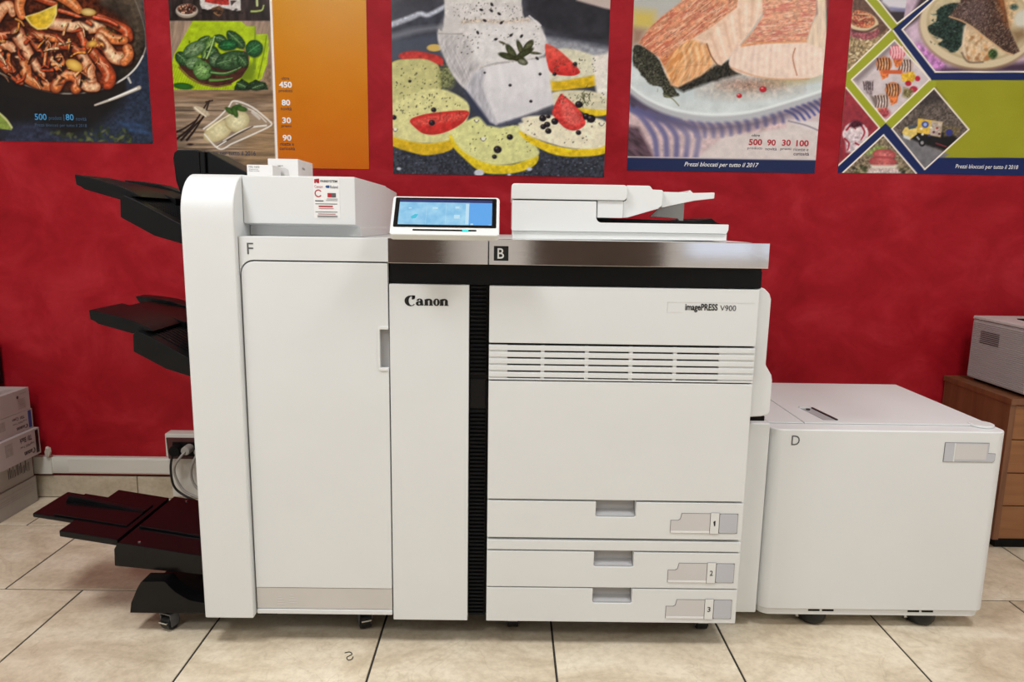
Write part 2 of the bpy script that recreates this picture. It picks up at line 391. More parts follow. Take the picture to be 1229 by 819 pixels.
# white cable trunking on the wall, end caps and the drop under the outlet
tr = struct(empty('trim_1', (-1.5, WALL, 0.10)), 'white plastic cable trunking above the skirting', 'trunking')
prism('trunking_base', [(WALL, .103), (WALL - .020, .103), (WALL - .022, .106), (WALL - .022, .166), (WALL - .020, .169), (WALL, .169)], 'x', -1.766, -1.305, 'trunking_white', tr)
box('trunking_lid', -1.700, -1.305, WALL - .025, WALL - .022, .109, .163, 'trunking_white', tr, .001)
box('end_sleeve', -1.835, -1.765, WALL - .027, WALL, .101, .171, 'trunking_white', tr, .002)
box('drop_channel', -1.305, -1.17, WALL - .018, WALL, .012, .178, 'trunking_white', tr, .002)
box('trunking_run', -1.17, 0.6, WALL - .022, WALL, .103, .169, 'trunking_white', tr, .002)

# ceiling lamps
for i, (lx, ly, pw) in enumerate(LAMPS):
    e = empty('ceiling_lamp', (lx, ly, RH)); tag(e, ('square white ceiling lamp panel above the paper finisher', 'square white ceiling lamp panel above the paper deck', 'square white ceiling lamp panel between finisher and shop windows', 'square white ceiling lamp panel by the plain right side wall')[i], 'lamp', 'ceiling lamp panels')
    bm = bmesh.new(); s = 0.32
    for a in ((lx - s, lx + s, ly - s, ly - s + .02), (lx - s, lx + s, ly + s - .02, ly + s), (lx - s, lx - s + .02, ly - s + .02, ly + s - .02), (lx + s - .02, lx + s, ly - s + .02, ly + s - .02)):
        add_box(bm, a[0], a[1], a[2], a[3], LAMP_Z - .01, RH - .001)
    from_bm('frame', bm, 'room_white', e)
    L = bpy.data.lights.new('lamp_panel', 'AREA'); L.shape = 'RECTANGLE'; L.size = 0.59; L.size_y = 0.59; L.energy = pw; L.color = LAMP_COL
    lo = bpy.data.objects.new('lamp_panel', L); COL.objects.link(lo); lo.parent = e; lo.location = (0, 0, LAMP_Z - RH)

# ================================================================== FINISHER (left unit)
fin = tag(empty('paper_finisher', (-0.52, 2.04, 0)), 'white paper finisher with letter F, tall side column and black trays', 'finisher')
CX0, CX1 = -0.765, -0.641
prof = [(1.682, .083), (1.680, .60), (1.680, 1.085)] + arc(1.765, 1.10, .085, 180, 90, 10, .102)[1:] + [(2.38, 1.2), (2.38, .083)]
prism('side_column', prof, 'x', CX0, CX1, 'white_plastic', fin, .004, 3)
box('chassis', CX1 + .001, -.290, 1.726, 2.36, .10, 1.05, 'dark_core', fin)  # core coloured dark to deepen the shade in the panel gaps
prism('upper_band', [(-.640, 1.056), (-.2865, 1.056), (-.2865, 1.0005)] + arc(-.606, .9665, .034, 90, 180, 8) + [(-.640, .9665)], 'y', 1.70, 1.7255, 'white_plastic', fin, .0015)
box('top_shelf', -.640, -.2865, 1.741, 2.38, 1.030, 1.0562, 'white_plastic', fin)
box('right_side', -.2885, -.2865, 1.741, 2.38, .10, 1.029, 'white_plastic', fin)
door = prism('front_door', [(-.637, .160), (-.2875, .160), (-.2875, .742), (-.309, .742), (-.309, .838), (-.2875, .838), (-.2875, .9972)] + arc(-.606, .9660, .0312, 90, 180, 8), 'y', 1.70, 1.725, 'white_plastic', fin, .0018)
box('handle_recess', -.3088, -.2877, 1.714, 1.724, .7422, .8378, 'recess_grey', door)
prism('handle_rim', [(-.2877, .735), (-.309, .735), (-.313, .742), (-.3145, .79), (-.313, .838), (-.309, .845), (-.2877, .845), (-.2877, .8375), (-.3085, .8375), (-.3085, .7425), (-.2877, .7425)], 'y', 1.6975, 1.712, 'white_gloss', door, .001)
box('kick_plate', -.637, -.2875, 1.7015, 1.725, .101, .159, 'kick_grey', fin, .001)
box('bottom_lip', -.637, -.2875, 1.699, 1.725, .087, .0995, 'white_plastic', fin, .0015)
bm = bmesh.new()
for cxx, dz in ((-.575, 0), (-.545, .004)):
    for k in range(4): add_box(bm, cxx - .010 + .001 * k, cxx + .012 - .003 * k, 1.7008, 1.7016, .112 + k * .007 + dz, .1145 + k * .007 + dz)
from_bm('faded_print', bm, 'tag_beige', fin)
# top box
prism('top_cover', [(1.742, 1.2), (1.742, 1.086), (1.782, 1.081), (1.782, 1.0565), (2.185, 1.0565), (2.185, 1.2)], 'x', CX1 + .0005, -.370, 'white_plastic', fin, .003)
prism('rear_cover', [(2.188, 1.199), (2.188, 1.057), (2.40, 1.057), (2.40, 1.189)], 'x', CX1 + .0005, -.372, 'white_plastic', fin, .003)
prism('cover_foot', [(-.640, 1.0566), (-.366, 1.0566), (-.366, 1.075), (-.369, 1.0805), (-.640, 1.0805)], 'y', 1.783, 2.18, 'white_plastic', fin, .001)
text('letter_mark', 'F', -.620, -.605, 1.014, 1.041, 1.6994, 'ink_grey', fin)
# sticker on the slanted front of the top cover
stk = flat('service_sticker', [rrect(-.470, -.407, 1.101, 1.197, .004)], 'ink_white', fin, 1.7415)
SY = 1.7410
flat('sticker_logo', [[(-.467, 1.184), (-.463, 1.184), (-.463, 1.188), (-.4595, 1.188), (-.4595, 1.184), (-.455, 1.184), (-.455, 1.1945), (-.467, 1.193)]], 'ink_red', stk, SY)
text('sticker_text', 'PARISYSTEM', -.452, -.412, 1.186, 1.1915, SY, 'ink_black', stk, bold=.02)
text('sticker_text', 'Canon', -.467, -.447, 1.173, 1.179, SY, 'ink_red', stk)
flat('sticker_logo', [[(-.441, 1.176), (-.438, 1.179), (-.431, 1.179), (-.431, 1.173), (-.438, 1.173)]], 'ink_blue', stk, SY)
text('sticker_text', 'Roland', -.429, -.411, 1.172, 1.179, SY, 'ink_navy', stk)
ring = [];
for k in range(20):
    a0, a1 = math.radians(35 + k * 14.5), math.radians(35 + (k + 1) * 14.5); c0, c1 = -.458, 1.160
    ring.append([(c0 + .009 * math.cos(a0), c1 + .009 * math.sin(a0)), (c0 + .009 * math.cos(a1), c1 + .009 * math.sin(a1)), (c0 + .0065 * math.cos(a1), c1 + .0065 * math.sin(a1)), (c0 + .0065 * math.cos(a0), c1 + .0065 * math.sin(a0))])
flat('sticker_logo', ring, 'ink_red', stk, SY)
flat('sticker_logo', [R4(-.436, -.426, 1.151, 1.161)], 'ink_red', stk, SY)
flat('sticker_logo', [R4(-.426, -.416, 1.151, 1.161)], 'ink_grey', stk, SY)
flat('sticker_line', [R4(-.466, -.446, 1.141, 1.1435), R4(-.438, -.412, 1.1465, 1.1475), R4(-.440, -.412, 1.143, 1.144), R4(-.466, -.413, 1.1345, 1.136), R4(-.466, -.413, 1.1155, 1.117), R4(-.462, -.413, 1.1065, 1.1077), R4(-.462, -.413, 1.1035, 1.105)], 'ink_grey', stk, SY)
flat('sticker_line', [R4(-.458, -.424, 1.1275, 1.131), R4(-.458, -.422, 1.1235, 1.1247), R4(-.460, -.418, 1.1105, 1.112)], 'ink_red', stk, SY)
# dark tray tower at the rear left
tw = prism('tray_tower', [(-.944, 1.262), (-.940, 1.277), (-.930, 1.285), (-.875, 1.286), (-.868, 1.281), (-.868, 1.15), (-.925, 1.15), (-.940, 1.20)], 'y', 2.05, 2.20, 'black_plastic', fin, .005, 3)
box('tower_rib', -.867, -.852, 2.045, 2.19, 1.15, 1.2815, 'black_plastic', tw, .004)
prism('tower_arm', [(-.851, 1.2815), (-.845, 1.2815), (-.74, 1.226), (-.716, 1.222), (-.716, 1.2015), (-.851, 1.2015)], 'y', 2.055, 2.19, 'black_plastic', tw, .003)
box('tower_slide', -.86, -.766, 1.95, 2.25, .16, 1.18, 'dark_core', fin, .004)

# upper and middle trays
def tray(dz, dx):
    z = lambda v: v + dz
    t = prism('output_tray', [(-.946 + dx, z(1.151)), (-.905 + dx, z(1.132)), (-.818, z(1.086)), (-.766, z(1.060)), (-.766, z(1.020)), (-.817, z(1.035)), (-.878 + dx, z(1.052)), (-.958 + dx, z(1.096)), (-.956 + dx, z(1.140))], 'y', 1.78, 2.16, 'black_plastic', fin, .003)
    e = prism('tray_extension', [(-1.074 + dx, z(1.199)), (-1.02 + dx, z(1.188)), (-.968 + dx, z(1.174)), (-.93 + dx, z(1.158)), (-.912 + dx, z(1.146)), (-.945 + dx, z(1.146)), (-.966 + dx, z(1.139)), (-1.053 + dx, z(1.163)), (-1.060 + dx, z(1.169)), (-1.072 + dx, z(1.174))], 'y', 1.80, 1.955, 'black_plastic', t, .002)
    prism('rear_extension', [(-1.068 + dx, z(1.190)), (-.97 + dx, z(1.172)), (-.90 + dx, z(1.148)), (-.90 + dx, z(1.128)), (-1.06 + dx, z(1.172))], 'y', 1.956, 2.10, 'black_plastic', t, .002)
    prism('rear_guide', [(-1.112 + dx, z(1.2015)), (-1.07 + dx, z(1.1985)), (-1.009 + dx, z(1.190)), (-.954 + dx, z(1.172)), (-.86, z(1.132)), (-.768, z(1.09)), (-.768, z(1.05)), (-.86, z(1.10)), (-.95 + dx, z(1.14)), (-1.10 + dx, z(1.182))], 'y', 2.101, 2.16, 'black_plastic', t, .002)
    bm = bmesh.new()
    for k in range(8): add_prism(bm, [(-.945 + dx + .002, z(1.1495)), (-.90 + dx, z(1.1295)), (-.80, z(1.0775)), (-.80, z(1.0795)), (-.90 + dx, z(1.1315)), (-.945 + dx + .002, z(1.1515))], 'y', 1.815 + k * .018, 1.821 + k * .018)
    r = from_bm('tray_ribs', bm, 'black_plastic', t)
    prism('paper_paddle', [(-.862, z(1.150)), (-.79, z(1.075)), (-.768, z(1.066)), (-.768, z(1.135)), (-.80, z(1.150))], 'y', 1.90, 1.935, 'black_matte', t, .003)
tray(0.0, 0.0)
tray(-0.3375, 0.007)
# booklet tray at the bottom
def zb(x): return .204 + (-.807 - x) * .16
def slab(name, x0, x1, y0, y1, th, m, parent, dz=0.0, bevel=.003):
    return prism(name, [(x0, zb(x0) + dz), (x1, zb(x1) + dz), (x1, zb(x1) + dz - th), (x0, zb(x0) + dz - th)], 'y', y0, y1, m, parent, bevel)
bt = prism('booklet_tray', [(-1.030, zb(-1.03)), (-.768, zb(-.768)), (-.768, .145), (-1.044, .172), (-1.042, .22)], 'y', 1.78, 2.105, 'black_gloss', fin, .003)
slab('raised_pad', -1.022, -.770, 1.875, 2.03, .006, 'black_gloss', bt, .0065, .002)
sh = slab('tray_shelf', -1.19, -1.036, 1.79, 2.085, .018, 'black_gloss', bt, .002)
slab('tray_tongue', -1.305, -1.192, 1.86, 2.02, .012, 'black_gloss', sh, .001)
slab('tongue_overlap', -1.25, -1.05, 1.865, 2.015, .004, 'black_gloss', sh, .0065, .0015)
prism('paper_stop', [(-1.272, zb(-1.272) + .001), (-1.05, zb(-1.05) + .006), (-1.05, zb(-1.05) + .009), (-1.262, zb(-1.262) + .021)], 'y', 1.955, 1.972, 'black_plastic', sh, .002)
for x, y in ((-.983, 1.800), (-.983, 2.085)): cyl('screw', (x, y, zb(x) - .001), 'z', .0042, .0035, 'chrome', bt, .001, 12)
# base foot with curved cut-out
foot = prism('base_foot', [(-.991, .059), (-.986, .088)] + [(-.978, .105), (-.968, .128), (-.957, .1465), (-.954, .149), (-.893, .150)] + [(-.882, .136), (-.868, .121), (-.850, .108), (-.829, .0965), (-.800, .0905), (-.766, .089), (-.60, .089), (-.60, .0595)], 'y', 1.742, 1.792, 'black_gloss', fin, .0015)
prism('foot_floor', [(-.982, .0600), (-.978, .085), (-.77, .085), (-.77, .0600)], 'y', 1.7925, 2.30, 'black_gloss', fin)
def caster(x, y, ztop, parent, r=.022, w=.030, yaw=25.0):
    e = cyl('caster', (0, 0, ztop - .010), 'z', .016, .009, 'black_matte', None, .002, 16)
    e.parent = parent; e.location = Vector((x, y, 0)) - wl(parent); e.rotation_euler.z = math.radians(yaw)
    bm = bmesh.new(); add_cyl(bm, (-w / 2, 0, r), 'x', r, w, 20); wh = from_bm('wheel', bm, 'rubber', None, .003); wh.parent = e
    bm = bmesh.new()
    for s in (-1, 1):
        xo = s * (w / 2 + .0022)
        add_prism(bm, [(-.012, .012), (.012, .012), (.016, ztop - .012), (-.016, ztop - .012)], 'x', xo - .0015, xo + .0015)
    add_box(bm, -w / 2 - .0035, w / 2 + .0035, -.016, .016, ztop - .014, ztop - .0105)
    fk = from_bm('fork', bm, 'caster_grey', None); fk.parent = e
    bm = bmesh.new(); add_box(bm, -w / 2 + .002, w / 2 - .002, -.026, -.0215, r + .004, r + .008); br = from_bm('brake_bar', bm, 'chrome', None); br.parent = e
    return e
caster(-.900, 1.770, .060, fin, .021, .030, -20)
caster(-.377, 1.785, .098, fin, .025, .030, 22)
caster(-.880, 2.27, .060, fin, .021, .030, 10)
caster(-.377, 2.25, .098, fin, .025, .030, 40)

box('shade_pan', -.636, -.292, 1.83, 2.20, .046, .0995, 'dark_core', fin)  # added dark slab that deepens the shadow under the finisher
# two white cartons standing on the finisher
def text_block(o, lines, d):
    for s, u0, u1, v0, v1 in lines: text('print', s, u0, u1, v0, v1, d, 'ink_grey', o)
cb = tag(empty('small_box', (-.665, 1.985, 1.2005)), 'low white cardboard box on the finisher, printed with three short lines', 'box', 'small white boxes on the finisher')
box('body', -.702, -.633, 1.95, 2.02, 1.2005, 1.2395, 'paper_white', cb, .0012)
text_block(cb, (('MG 1632', -.696, -.668, 1.2315, 1.236), ('Cartuccia', -.696, -.672, 1.2265, 1.229), ('Made in Italy', -.696, -.668, 1.2215, 1.2245)), 1.9494)
cb = tag(empty('small_box', (-.60, 2.09, 1.2005)), 'taller white cardboard box on the finisher with a grey patch on its front', 'box', 'small white boxes on the finisher')
box('body', -.672, -.588, 2.03, 2.18, 1.2005, 1.2625, 'paper_white', cb, .0012)
flat('print', [[(-.646, 1.215), (-.612, 1.215), (-.615, 1.233), (-.625, 1.238), (-.646, 1.2385)]], 'tag_beige', cb, 2.0294)
text('print', 'Label A', -.645, -.630, 1.2415, 1.246, 2.0294, 'ink_grey', cb)
text('print', 'No', 2.07, 2.095, 1.236, 1.243, -.5874, 'ink_grey', cb, 'side')

# ================================================================== MAIN PRINTER
prn = tag(empty('production_printer', (0.16, 2.05, 0)), 'large white production printer with steel strip, three drawers, scanner and touch panel', 'printer')
box('chassis', -.285, .604, 1.728, 2.38, .080, 1.0, 'dark_core', prn)
box('right_side', .6042, .6085, 1.7275, 2.38, .080, .9480, 'white_plastic', prn)
box('rear_cover', -.284, .604, 2.381, 2.395, .080, 1.0, 'white_plastic', prn)
cd = box('front_cover', -.2845, -.0925, 1.70, 1.727, .0735, .948, 'white_plastic', prn, .0018)

# brand lettering with heavy serifs, drawn as outlines (unit: cap height = 1)
def crescent(cx, cy, ro, rox, ri, rix, dx, a0, a1, n=26):
    o = [(cx + rox * math.cos(math.radians(a0 + (a1 - a0) * i / n)), cy + ro * math.sin(math.radians(a0 + (a1 - a0) * i / n))) for i in range(n + 1)]
    q = [(cx + dx + rix * math.cos(math.radians(a0 + (a1 - a0) * i / n)), cy + ri * math.sin(math.radians(a0 + (a1 - a0) * i / n))) for i in range(n + 1)]
    return [[o[i], o[i + 1], q[i + 1], q[i]] for i in range(n)]
def logo_polys():
    P = []
    # C
    P += crescent(.52, .46, .54, .54, .45, .27, .11, 48, 318)
    P += [[(.64, .60), (.68, 1.02), (.96, 1.0), (.94, .70), (.80, .60)]]
    P += [[(.56, .985), (.90, 1.0), (.88, .80), (.62, .92)]]
    # a
    x = 1.03
    P += [[(x + .38, 0), (x + .66, 0), (x + .74, .09), (x + .66, .11), (x + .64, .48), (x + .38, .50)]]
    P += crescent(x + .34, .44, .27, .30, .18, .07, .0, 0, 168, 14)
    P += crescent(x + .23, .20, .23, .25, .12, .06, .06, 30, 330, 16)
    P += [[(x + .24, .34), (x + .24, .44), (x + .45, .40), (x + .45, .30)]]
    # n, o, n
    for x in (1.80, 3.22):
        P += [[(x - .02, .60), (x + .30, .71), (x + .30, .07), (x + .36, .07), (x + .36, 0), (x - .02, 0), (x - .02, .07), (x + .03, .07), (x + .03, .56)]]
        P += crescent(x + .44, .42, .29, .31, .14, .05, .0, 0, 152, 14)
        P += [[(x + .48, .44), (x + .75, .44), (x + .75, .07), (x + .82, .07), (x + .82, 0), (x + .42, 0), (x + .42, .07), (x + .48, .07)]]
    P += crescent(2.92, .345, .375, .30, .27, .075, .0, 0, 360, 30)
    return P
lp = logo_polys(); us = [p[0] for q in lp for p in q]; vs = [p[1] for q in lp for p in q]
def fit(polys, u0, u1, v0, v1):
    a, b_, c, d_ = min(us), max(us), min(vs), max(vs)
    return [[(u0 + (p[0] - a) / (b_ - a) * (u1 - u0), v0 + (p[1] - c) / (d_ - c) * (v1 - v0)) for p in q] for q in polys]
flat('brand_lettering', fit(lp, -.2475, -.1415, .8955, .9215), 'ink_black', cd, 1.6993)

# ribbed black pillar between the covers
bm = bmesh.new(); add_box(bm, -.0905, -.0475, 1.716, 1.727, .080, .947)
z = .726
while z < .942: add_prism(bm, [(1.716, z), (1.7085, z + .002), (1.7085, z + .006), (1.716, z + .0075)], 'x', -.0885, -.0515); z += .0101
z = .084
while z < .632: add_prism(bm, [(1.716, z), (1.7085, z + .002), (1.7085, z + .006), (1.716, z + .0075)], 'x', -.0885, -.0515); z += .0101
rp = from_bm('ribbed_pillar', bm, 'black_matte', prn)
box('pillar_catch', -.0885, -.0515, 1.7125, 1.7155, .640, .715, 'black_plastic', rp, .001)

R = .6065; LFT = -.0435
tp = box('upper_cover', LFT, R, 1.70, 1.727, .8085, .947, 'white_plastic', prn, .0018)
flat('nameplate_line', [R4(.386, .597, .9137, .9145), R4(.386, .3868, .889, .9145), R4(.386, .425, .889, .8895)], 'tag_beige', tp, 1.6994)
text('model_lettering', 'imagePRESS', .4295, .508, .8905, .9115, 1.6993, 'ink_black', tp, bold=.025)
text('model_lettering', 'V900', .514, .5525, .8950, .9085, 1.6993, 'ink_text', tp)
# ventilation slats
vb = box('vent_backing', LFT, R, 1.712, 1.727, .716, .8045, 'dark_core', prn)
for x0, x1 in ((LFT, .002), (.521, R)): box('vent_side', x0, x1, 1.7035, 1.7118, .717, .8035, 'white_plastic', vb)
for k in range(5):
    z = .7905 - k * .0166
    box('slat', LFT, R, 1.70, 1.711, z, z + .0122, 'white_plastic', vb, .0012)
for xd in (.088, .196, .304, .412): box('slat_divider', xd - .0045, xd + .0045, 1.7022, 1.7115, .717, .803, 'white_plastic', vb)
box('vent_end_bar', LFT, R, 1.70, 1.711, .717, .7205, 'white_plastic', vb, .0008)
box('front_door', LFT, R, 1.70, 1.727, .4085, .7135, 'white_plastic', prn, .0018)
box('filler_panel', LFT, R, 1.70, 1.727, .2725, .2985, 'white_plastic', prn, .0014)
def drawer(z0, z1, num):
    nx0, nx1, nz = .2315, .3335, z1 - .0375
    d = prism('paper_drawer', [(LFT, z0), (R, z0), (R, z1), (nx1, z1), (nx1, nz), (nx1 - .004, nz - .003), (nx0 + .004, nz - .003), (nx0, nz), (nx0, z1), (LFT, z1)], 'y', 1.70, 1.727, 'white_plastic', prn, .0015)
    prism('drawer_pull', [(1.7268, nz - .006), (1.7268, z1), (1.7265, z1), (1.722, nz + .012), (1.704, nz + .001), (1.7035, nz - .0025)], 'x', nx0 + .0015, nx1 - .0015, 'recess_grey', d)
    c = (z0 + z1) / 2
    zc = z1 - .0800
    shape = [(.4225, zc), (.594, zc), (.594, zc + .0535), (.4500, zc + .0535), (.4465, zc + .038), (.441, zc + .0345), (.4225, zc + .0345)]
    s = prism('size_window', shape, 'y', 1.6992, 1.7012, 'tag_line', d)
    e = .0013
    prism('window_face', [(.4225 + e, zc + .006), (.5225, zc + .006), (.5225, zc + .0535 - e), (.4500 + e, zc + .0535 - e), (.4465 + e, zc + .037), (.441 + e, zc + .0345 - e), (.4225 + e, zc + .0345 - e)], 'y', 1.6985, 1.6991, 'tag_beige', s)
    box('window_sill', .4225 + e, .5225, 1.6978, 1.6991, zc + .0008, zc + .0058, 'ink_white', s)
    prism('tab_outline', [(.5232, zc - .0014), (.5463, zc - .0014), (.5463, zc + .0554), (.5232, zc + .0554)], 'y', 1.6980, 1.6991, 'tag_line', s)
    nb = box('number_tab', .5240, .5455, 1.6972, 1.6991, zc - .0008, zc + .0548, 'white_gloss', s, .0006)
    if num == '1': flat('drawer_number', [[(.5336, zc + .0205), (.5364, zc + .0205), (.5364, zc + .0345), (.5342, zc + .0345), (.5312, zc + .0318), (.5312, zc + .0290), (.5336, zc + .0306)]], 'ink_black', nb, 1.6967)
    else: text('drawer_number', num, .5305, .5385, zc + .0205, zc + .0345, 1.6967, 'ink_black', nb, bold=.01)
    prism('size_plate', rrect(.5475, .594 - e, zc + e, zc + .0535 - e, .004), 'y', 1.6983, 1.6991, 'tag_blue', s)
drawer(.3055, .4035, '1')
drawer(.1705, .2680, '2')
drawer(.0735, .1670, '3')
# pale moulded cover on the right flank
sc_ = prism('flank_cover', [(.609, .952), (.626, .949), (.640, .936), (.645, .922), (.644, .758), (.660, .733), (.663, .720), (.663, .640), (.659, .630), (.640, .626), (.609, .624)], 'y', 1.722, 2.20, 'white_plastic', prn, .004, 3)
box('flank_gasket', .609, .655, 1.735, 2.2, .6115, .6235, 'black_matte', prn)
# dark band and steel strip
box('dark_band', -.284, .612, 1.712, 1.727, .9485, .9985, 'black_plastic', prn, .001)
box('dark_band', .4425, .6135, 1.7105, 1.7118, .9495, .990, 'black_plastic', prn, .0005)
box('steel_strip', -.2835, -.0472, 1.681, 1.72, .9990, 1.0575, 'brushed_steel', prn, .0012)
st = box('steel_strip', -.0450, .6165, 1.681, 1.72, .9990, 1.0585, 'brushed_steel', prn, .0012)
bs = box('unit_badge', -.0335, .0010, 1.6802, 1.6809, 1.0085, 1.0430, 'ink_black', st)
text('letter_mark', 'B', -.0250, -.0095, 1.0135, 1.0380, 1.6797, 'ink_white', bs, bold=.01)
box('scanner_deck', -.284, .612, 1.7205, 2.39, 1.0, 1.0570, 'white_plastic', prn, .002)
box('shade_pan', -.280, .600, 1.84, 2.24, .036, .0795, 'dark_core', prn)  # likewise added below the printer to darken the floor beneath it
# casters under the printer
for x, y in ((.027, 1.80), (.546, 1.80), (.027, 2.28), (.546, 2.28)): caster(x, y, .0795, prn, .024, .030, 0)

# document feeder on top
ay = 1.80; AB = 2.22
af = prism('document_feeder', [(.008, 1.0775), (.008, 1.1535), (.219, 1.1535), (.2195, 1.117)] + arc(.233, 1.1145, .0135, 180, 270, 5) + [(.553, 1.101), (.553, 1.0875), (.549, 1.0775)], 'y', ay, AB, 'white_gloss', prn, .002)
prism('feeder_plinth', [(.010, 1.0572), (.551, 1.0605), (.551, 1.0772), (.010, 1.0772)], 'y', ay + .006, AB, 'white_gloss', af, .001)
prism('feeder_lid', [(.006, 1.156), (.288, 1.156), (.294, 1.162)] + arc(.285, 1.185, .009, 0, 90, 4) + arc(.014, 1.186, .008, 90, 180, 4), 'y', ay - .003, AB, 'white_gloss', af, .003)
box('feed_block', .2215, .286, ay + .003, AB, 1.113, 1.1555, 'white_gloss', af, .002)
prism('roller_housing', [(.287, 1.1135), (.300, 1.1145), (.376, 1.1375), (.3855, 1.146), (.3865, 1.1815), (.383, 1.184), (.360, 1.1845), (.354, 1.1925), (.350, 1.194), (.2945, 1.194), (.2945, 1.156), (.287, 1.154)], 'y', ay + .012, AB - .02, 'white_gloss', af, .003)
prism('feed_tray', [(.388, 1.1805), (.452, 1.1795), (.458, 1.186), (.466, 1.1785), (.521, 1.1805), (.521, 1.1655), (.470, 1.1590), (.388, 1.1405)], 'y', ay + .03, AB - .04, 'white_gloss', af, .002)
prism('tray_support', [(.368, 1.1185), (.388, 1.1385), (.446, 1.1525), (.455, 1.1545), (.455, 1.1025), (.447, 1.1025), (.441, 1.114)], 'y', ay + .07, ay + .085, 'printer_grey_light', af, .001)
prism('output_bed', [(.222, 1.1015), (.545, 1.1015), (.53, 1.106), (.517, 1.116), (.505, 1.1135), (.47, 1.108), (.32, 1.1115), (.222, 1.1115)], 'y', ay + .03, AB - .03, 'black_matte', af, .001)

# tilted control panel (built flat, then leaned back on its pivot)
pan = prism('control_panel', rrect(-.1235, .1235, -.057, .057, .008), 'z', -.020, 0.0, 'white_gloss', None, .003, 3)
pan.parent = prn; pan.location = Vector((-.1445, 1.646, 1.1115)) - wl(prn); pan.rotation_euler = (math.radians(50), 0, math.radians(0.6))
def sub(o): o.parent = pan; return o
bz = sub(prism('screen_bezel', rrect(-.1165, .1165, -.0355, .0515, .003), 'z', .0002, .0010, 'black_gloss', None, .0003))
sub(flat('display', [R4(-.1065, .1065, -.0285, .0375)], 'screen_glow', None, .0013, 'top'))
sub(flat('display_header', [R4(-.1065, .1065, .0375, .0455)], 'screen_bar', None, .0013, 'top'))
ic = [R4(-.085, -.078, .018, .021), R4(-.044, -.0435, -.026, .034), R4(.0005, .001, -.026, .034), R4(.046, .0535, -.026, .034), R4(.020, .033, -.010, .001), R4(.022, .031, .020, .026), R4(-.03, -.018, .018, .023)]
for q in ic: sub(flat('display_icon', [q], 'screen_icon', None, .0015, 'top'))
sub(flat('display_icon', [[(-.079, -.006), (-.069, .002), (-.062, .001), (-.067, -.010), (-.076, -.012)]], 'screen_icon_teal', None, .0015, 'top'))
for q in (R4(.058, .064, -.028, -.024), R4(.099, .1045, -.028, -.027)): sub(flat('display_icon', [q], 'screen_icon', None, .0016, 'top'))
sub(prism('indicator_bar', rrect(-.072, .072, -.0455, -.0415, .0018), 'z', .0002, .0010, 'black_gloss', None))
sub(flat('indicator_light', [R4(.040, .054, -.0462, -.0408)], 'screen_led', None, .0013, 'top'))
arm = prism('panel_arm', [(1.66, 1.0575), (1.71, 1.0575), (1.71, 1.085), (1.69, 1.105), (1.67, 1.10)], 'x', -.20, -.09, 'white_plastic', prn, .003)

# ================================================================== PAPER DECK (right unit)
dk = tag(empty('paper_deck', (1.0, 2.07, 0)), 'low white paper feeding deck with letter D beside the tall printer', 'paper deck')
prism('deck_body', rrect(0.7022, 1.3322, 1.80, 2.349, .031, 8), 'z', 0.0577, 0.5710, 'white_plastic', dk, .004, 3)
bs = prism('deck_skirt', rrect(0.7064, 1.3249, 1.806, 2.344, .031, 8), 'z', 0.0394, 0.0572, 'white_plastic', dk, .0015)
box('skirt_slot', 0.8435, 0.8749, 1.8045, 1.8068, 0.0509, 0.0561, 'black_matte', bs)
box('skirt_slot', 0.8822, 0.9136, 1.8045, 1.8068, 0.0509, 0.0561, 'black_matte', bs)
box('skirt_slot', 1.1198, 1.1512, 1.8045, 1.8068, 0.0509, 0.0561, 'black_matte', bs)
box('skirt_slot', 1.1585, 1.1899, 1.8045, 1.8068, 0.0509, 0.0561, 'black_matte', bs)
lid = box('top_lid', 0.8105, 1.3207, 1.855, 2.340, 0.5716, 0.5753, 'white_plastic', dk, .0015)
box('top_left_plate', 0.7116, 0.8074, 1.855, 2.340, 0.5716, 0.5753, 'white_plastic', dk, .0015)
prism('lid_grip', [(0.8581, 2.0040), (0.8916, 2.0040), (0.9063, 1.8785), (0.8728, 1.8785)], 'z', 0.5755, 0.5765, 'recess_grey', lid)
prism('grip_edge', [(0.8885, 2.0061), (0.8958, 2.0061), (0.9115, 1.8785), (0.9042, 1.8785)], 'z', 0.5756, 0.5789, 'ink_black', lid)
prism('grip_edge', [(0.8560, 2.0009), (0.8895, 2.0009), (0.8895, 2.0114), (0.8560, 2.0114)], 'z', 0.5756, 0.5809, 'white_gloss', lid)
cyl('grip_stud', (0.8728, 1.9831, 0.5766), 'z', .006, .003, 'ink_black', lid, 0, 12)
cyl('open_button', (1.2935, 1.8586, 0.5716), 'z', .031, .007, 'white_gloss', dk, .002)
sw = prism('size_window', [(1.1627, 0.4878), (1.2961, 0.4878), (1.3008, 0.4920), (1.3008, 0.5124), (1.2814, 0.5134), (1.2814, 0.5417), (1.1627, 0.5417)], 'y', 1.7985, 1.8005, 'tag_line', dk, .0008)
prism('window_face', [(1.1642, 0.4894), (1.2950, 0.4894), (1.2992, 0.4930), (1.2992, 0.5113), (1.2799, 0.5119), (1.2799, 0.5401), (1.1642, 0.5401)], 'y', 1.7978, 1.7984, 'tag_blue', sw)
box('window_card', 1.1920, 1.2757, 1.7972, 1.7977, 0.4951, 0.5375, 'tag_beige', sw)
box('window_divider', 1.1883, 1.1914, 1.7968, 1.7977, 0.4894, 0.5401, 'white_gloss', sw)
text('letter_mark', 'D', 0.7556, 0.7775, 0.5281, 0.5548, 1.7994, 'ink_grey', dk)
box('docking_column', .6115, 0.6985, 1.804, 2.30, 0.0441, 0.5856, 'white_plastic', dk, .004, 3)
box('dock_gap_shade', .6990, .7018, 1.822, 2.30, .05, .575, 'black_matte', dk)  # black strip standing in for the shade between column and deck
